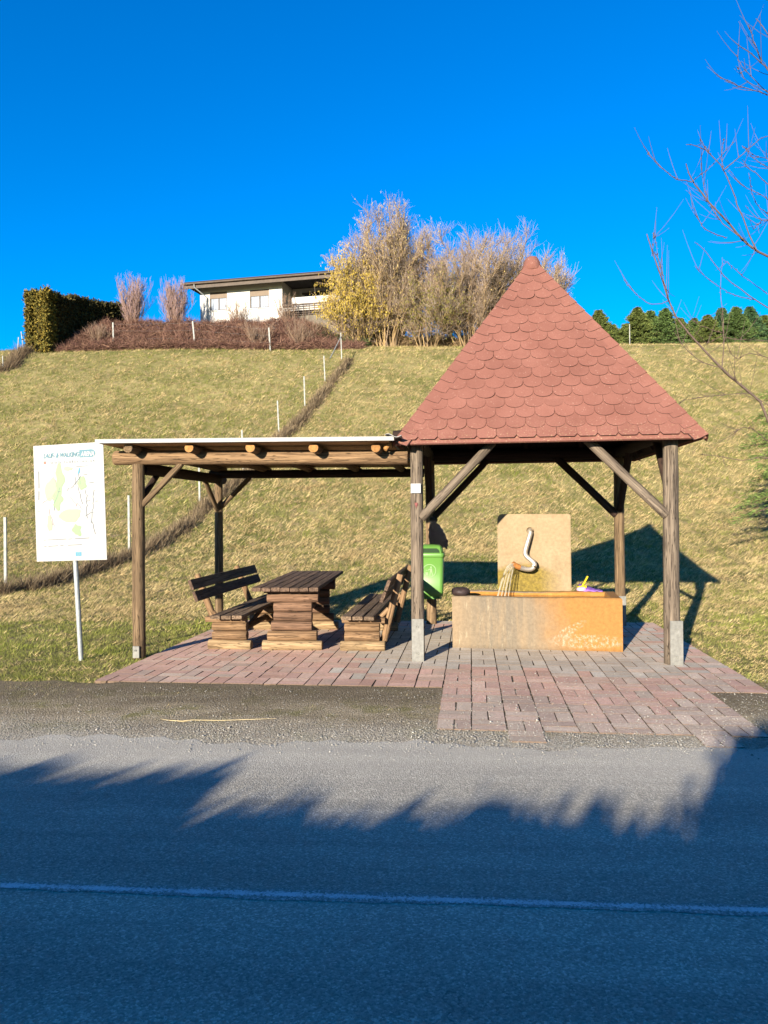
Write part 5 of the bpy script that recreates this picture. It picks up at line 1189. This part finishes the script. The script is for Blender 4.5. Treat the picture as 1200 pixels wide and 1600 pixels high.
words = ['first young conifer right of the roof slope in the hilltop row', 'low young conifer second in the row right of the roof', 'low bushy conifer left of the taller pair in the hilltop row', 'taller green conifer left of the bright layered one in the hilltop row', 'bright green layered conifer with spreading boughs in the hilltop row', 'dark conifer just right of the bright layered one', 'low conifer behind the crossing bare twigs in the hilltop row', 'young conifer in the hilltop row behind the long slanting bare branch', 'low conifer left of the dark pointed one', 'dark pointed conifer with narrow top in the hilltop row', 'olive conifer between two taller pointed ones', 'tall pointed olive conifer near the right end of the hilltop row', 'last conifer at the right edge of the photo in the hilltop row', 'conifer outside the right end of the hilltop row', 'conifer beyond the right end of the hilltop row', 'conifer hidden behind the red roof, nearest its right slope', 'conifer hidden behind the red roof', 'outermost conifer right of the hilltop row']
def copy_thing(src, loc, rz, sc, label, group):
    c = src.copy(); COL.objects.link(c); c.location = loc; c.rotation_euler = (0, 0, rz); c.scale = (sc, sc, sc); c['label'] = label; c['group'] = group
    for ch in src.children:
        d = ch.copy(); COL.objects.link(d); d.parent = c
    return c
G_ = 'young conifers in a row on the hilltop'
for i, (px_, H) in enumerate(row):
    Y = 56+((i*37) % 5)*.6; H = H-.1; q = at(px_, 535, Y); loc = gz(q.x, Y)
    if i in (0, 4, 9): protos.append((spruce('young_conifer', loc, H, 3.1 if i == 4 else 2.8, 520, 40000, words[i], G_, tn[{0: 1, 4: 0, 9: 2}[i]], .03, (.17, .045)), H))
    else:
        s_, h_ = protos[{0: 0, 1: 0, 2: 0}.get(i % 3, 0) if len(protos) == 1 else i % len(protos)]; copy_thing(s_, loc, rng.uniform(0, 6), H/h_*1.0, words[i], G_)
# a pale post in front of the conifers
q = at(984, 535, 52); fp = empty('marker_post', (q.x, 52, float(T(q.x, 52)))); tag(fp, 'thin pale wooden post standing in front of the hilltop conifers', 'post'); 
one_tube('pole', [(0, 0, -.2), (0, 0, 1.2), (0, 0, at(985, 508, 52).z-fp.location.z)], .035, M['fpost'], fp, 8); one_tube('cap', [(0, 0, at(985, 508, 52).z-fp.location.z), (0, 0, at(985, 508, 52).z-fp.location.z+.05)], .045, M['fpost'], fp, 8)

# far bare trees at the left
fr_ = ((.14, .12, .12), (.1, .09, .09), (.17, .15, .16))
for i, (px_, Y, H) in enumerate(((-12, 92, 9.5), (6, 96, 9.2), (24, 90, 9.4), (40, 98, 9.6), (-30, 95, 9.5))):
    q = at(px_, 540, Y); fan('bare_tree', gz(q.x, Y), H, 2.6, 9, 260, 900, fr_, ['distant bare tree at the left edge of the photo', 'distant bare tree, second from the left edge', 'distant bare tree left of the fence post by the hedge', 'distant bare tree beside the tall hedge end', 'distant bare tree just outside the left edge'][i], 'tree', 'distant bare trees beyond the hill', .25, .14, up=.8, tw=2.2, rtip=.03)

# near spruce at the right edge
nsx, nsy = 10.25, 17.0
spruce('spruce_tree', (nsx, nsy, float(T(nsx, nsy))), 7.0, 1.95, 200, 70000, 'green spruce at the right edge with drooping boughs over the grass', None, ((.15, .2, .05), (.07, .11, .03)), .24, (.11, .018), droop=.35)

# bare larch: trunk just outside the frame, limbs reaching in
lr = empty('bare_tree', gz(5.35, 8.3)); tag(lr, 'bare tree with knobbly budding twigs reaching in from the right edge', 'tree')
LO = np.array(lr.location); YL = 8.3
one_tube('trunk', [(0, 0, -.2), (.05, 0, 2), (.0, .05, 4), (.05, 0, 6), (.0, 0, 8.2)], .1, M['post_grey'], lr, 12, [.13, .11, .09, .06, .02])
def lim(pts_, Y0, Y1): 
    n_ = len(pts_); return [tuple(np.array(at(x, y, Y0+(Y1-Y0)*i/(n_-1)))-LO) for i, (x, y) in enumerate(pts_)]
TX = 1325
limbs = [
 ([(TX, 790), (1240, 740), (1196, 640), (1172, 614), (1128, 576), (1092, 538), (1060, 502), (1045, 468), (1033, 430), (1020, 395), (1010, 366)], .02, 8.3, 7.9),
 ([(1045, 470), (1020, 476), (1000, 465), (985, 450), (976, 438)], .005, 7.95, 7.8), ([(1128, 576), (1131, 520), (1126, 455), (1128, 402)], .006, 8.05, 8.1), ([(1128, 576), (1100, 566), (1070, 545), (1058, 515), (1050, 480)], .005, 8.05, 7.9),
 ([(1045, 470), (1036, 430), (1023, 392)], .005, 7.9, 8.0), ([(1033, 430), (1022, 365)], .003, 7.9, 7.9), ([(1018, 400), (1022, 364)], .003, 7.9, 7.9), ([(1172, 614), (1120, 618), (1083, 622), (1060, 630)], .004, 8.1, 7.8), ([(1128, 524), (1100, 540)], .003, 8.1, 8.1), ([(1126, 524), (1145, 530), (1200, 533), (1260, 540)], .005, 8.1, 8.2), ([(1128, 520), (1096, 510), (1085, 500)], .003, 8.1, 8.0),
 ([(TX, 460), (1250, 430), (1205, 404), (1180, 390), (1157, 370), (1135, 345), (1112, 322), (1095, 300), (1080, 278), (1072, 255)], .02, 8.3, 7.8),
 ([(1080, 284), (1060, 280), (1040, 268), (1022, 250), (1010, 235)], .005, 7.85, 7.7), ([(1180, 390), (1160, 340), (1145, 300), (1130, 265), (1110, 240), (1090, 228), (1073, 226)], .009, 8.1, 7.8), ([(1157, 370), (1130, 350), (1110, 320), (1100, 290), (1095, 255)], .006, 8., 7.9), ([(1135, 372), (1105, 360), (1090, 340), (1082, 318)], .005, 8., 7.8), ([(1157, 372), (1180, 392)], .008, 8, 8.1),
 ([(1130, 265), (1155, 246), (1180, 222), (1200, 213), (1260, 200)], .006, 7.9, 8.3), ([(1080, 284), (1115, 255), (1150, 218)], .004, 7.85, 7.9), ([(1130, 265), (1128, 235), (1132, 215)], .003, 7.9, 7.9), ([(1110, 240), (1094, 218)], .003, 7.85, 7.8),
 ([(TX, 560), (1260, 520), (1210, 488), (1180, 468), (1150, 446), (1125, 425), (1105, 396), (1085, 378)], .009, 8.3, 8.0), ([(1180, 468), (1150, 462), (1120, 446), (1085, 416)], .005, 8.2, 8.0), ([(1200, 460), (1160, 430), (1130, 405)], .004, 8.2, 8.1),
 ([(TX, 210), (1250, 165), (1210, 120), (1190, 98), (1165, 78), (1145, 62)], .01, 8.3, 8.0), ([(1250, 165), (1205, 150), (1170, 138), (1140, 128), (1120, 118)], .006, 8.3, 8.1), ([(1190, 98), (1178, 65), (1170, 40)], .005, 8.1, 8.0), ([(1205, 150), (1165, 110), (1150, 85)], .004, 8.2, 8.1), ([(1240, 120), (1205, 60), (1180, 28)], .008, 8.3, 8.2), ([(1205, 145), (1168, 128), (1151, 102)], .003, 8.2, 8.1),
 ([(TX, 350), (1260, 330), (1215, 300), (1190, 280), (1170, 262), (1160, 250)], .008, 8.3, 8.1), ([(1260, 300), (1215, 270), (1180, 250), (1160, 228)], .006, 8.3, 8.2), ([(1260, 380), (1215, 345), (1190, 345), (1165, 322)], .006, 8.3, 8.2), ([(1215, 345), (1180, 315), (1170, 270)], .005, 8.3, 8.1), ([(1190, 345), (1178, 358)], .003, 8.2, 8.2), ([(1230, 330), (1190, 305), (1160, 290), (1140, 265)], .004, 8.3, 8.2), ([(1240, 250), (1185, 245), (1163, 230)], .004, 8.3, 8.2),
 ([(TX, 800), (1250, 760), (1200, 716), (1160, 720), (1120, 712), (1094, 710)], .007, 8.3, 8.0), ([(1200, 690), (1170, 668), (1140, 678)], .005, 8.2, 8.0), ([(TX, 640), (1230, 575), (1180, 552), (1150, 560), (1140, 548)], .006, 8.3, 8.0), ([(1210, 640), (1160, 606), (1146, 588)], .004, 8.3, 8.1)]
LP = []; LR = []
for pts_, r_, y0, y1 in limbs:
    sp_ = smooth_path([Vector(q) for q in lim(pts_, y0, y1)], 4); n_ = len(sp_); idx = np.linspace(0, n_-1, 14).round().astype(int)
    Pq = np.array([tuple(sp_[i]) for i in idx])+rng.normal(0, .004, (14, 3)); LP.append(Pq); LR.append(r_*.72*(1-np.linspace(0, 1, 14)*.72)+.0012)
LP = np.array(LP); LR = np.array(LR); V, Q = tubes(LP, LR, 6); m1 = simple('tan larch bark', (.12, .08, .062), .85, 0, .35, 40, .5); npmesh('limbs', V, Q, 4, m1, lr, smooth=True)
# spurs, fine twigs and buds
nt_ = 170; si = rng.integers(0, len(LP), nt_); ti = rng.integers(3, 13, nt_); p = LP[si, ti]; d = unit(LP[si, np.minimum(ti+1, 13)]-LP[si, ti]+1e-6); dd = unit(d+rng.normal(0, .55, (nt_, 3))+np.array([-.1, 0, .25])); l_ = rng.uniform(.08, .45, nt_)[:, None]
P2 = np.stack([p+dd*l_*s_+np.array([0, 0, .25])*l_*s_*s_ for s_ in (0, .35, .7, 1)], 1); V, Q = tubes(P2, np.array([[.0035, .0028, .002, .0012]])*np.ones((nt_, 1)), 4); npmesh('twigs', V, Q, 4, m1, lr)
allp = np.concatenate([LP.reshape(-1, 3), P2.reshape(-1, 3)]); nb_ = 2600; seg = rng.integers(0, len(LP), nb_); u_ = rng.random(nb_)*12.99; i0 = u_.astype(int); fr = (u_-i0)[:, None]; q = LP[seg, i0]*(1-fr)+LP[seg, i0+1]*fr
V, Lp = cards(q, unit(rng.normal(0, 1, (nb_, 3))+np.array([0, 0, .2])), rng.uniform(.006, .02, nb_), rng.uniform(.006, .012, nb_)); npmesh('buds', V, Lp, 4, M['twigm'], lr)

# ================================================================ HEDGE BEHIND THE CAMERA (its shadow falls on the road)
bh = empty('roadside_hedge', (-4, -5, 0)); tag(bh, 'spiky dark green hedge on the near side of the road behind the viewer', 'hedge')
HT = SD.z/SD.y                                      # dz per metre of y along the light
edge = [(-300, 1200), (-60, 1205), (0, 1217), (45, 1198), (85, 1190), (60, 1214), (150, 1211), (285, 1211), (330, 1208), (388, 1196), (360, 1225), (300, 1290), (380, 1262), (470, 1263), (540, 1278), (600, 1283), (700, 1280), (760, 1268), (822, 1238), (800, 1275), (880, 1268), (960, 1275), (1000, 1302), (1060, 1288), (1095, 1300), (1112, 1255), (1135, 1190), (1160, 1148), (1200, 1138), (1320, 1130)]
YH = -4.6; tops = []
for ex, ey in edge:
    q = flat(ex, ey, 0); t = (q.y-YH)/SD.y; tops.append((q.x-SD.x*t, -SD.z*t))
tops.sort(); hx = np.array([a for a, _ in tops]); hh = np.array([b for _, b in tops])
xg = np.arange(-16, 3.5, .06); top = np.interp(xg, hx, hh); V, Fc = [], []
top = np.where(xg > hx[-1], hh[-1]+.4, top)
for x, h in zip(xg, top):
    h2 = h-.02+.01*math.sin(x*9)+.008*math.sin(x*23)
    for y, z in ((YH-.45, -.1), (YH-.4, h2*.8), (YH-.06, h2), (YH+.06, h2), (YH+.4, h2*.75), (YH+.45, -.1)): V.append((x+4, y+5, z))
for i in range(len(xg)-1):
    for k in range(5): a = i*6+k; Fc.append((a, a+1, a+7, a+6))
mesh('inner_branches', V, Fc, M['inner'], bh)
n_ = 620; x = rng.uniform(-15.9, 3.4, n_); h = np.interp(x, xg, top); P = np.zeros((n_, 4, 3)); l_ = rng.uniform(.05, .13, n_)*rng.choice([.6, 1, 1.3], n_); lean = rng.normal(.0, .16, n_)
for i, s_ in enumerate((0, .35, .7, 1)): P[:, i] = np.stack([x+4+lean*l_*s_, YH+5+rng.uniform(-.1, .1, n_), h-.06+l_*s_], -1)
V, Q = tubes(P, np.array([[.04, .032, .02, .003]])*rng.uniform(.6, 1.3, (n_, 1)), 5); npmesh('shoots', V, Q, 4, M['inner'], bh)
n_ = 26000; x = rng.uniform(-16, 3.5, n_); s_ = rng.random(n_); h = np.interp(x, xg, top)-.08; z = h*s_; sd_ = np.where(rng.random(n_) < .5, -1, 1); y = YH+sd_*(.46-.4*np.clip(s_-.75, 0, 1)*1.5)
V, Lp = cards(np.stack([x+4, y+5, z], -1), unit(rng.normal(0, 1, (n_, 3))+np.array([0, 0, .8])), rng.uniform(.08, .16, n_), rng.uniform(.03, .06, n_)); m_ = rng.random((n_, 1)); c = np.array([[.05, .085, .02]])*m_+np.array([[.02, .04, .012]])*(1-m_); npmesh('foliage', V, Lp, 4, M['attr'], bh, np.repeat(c, 4, 0))
# grass behind the viewer's side of the road
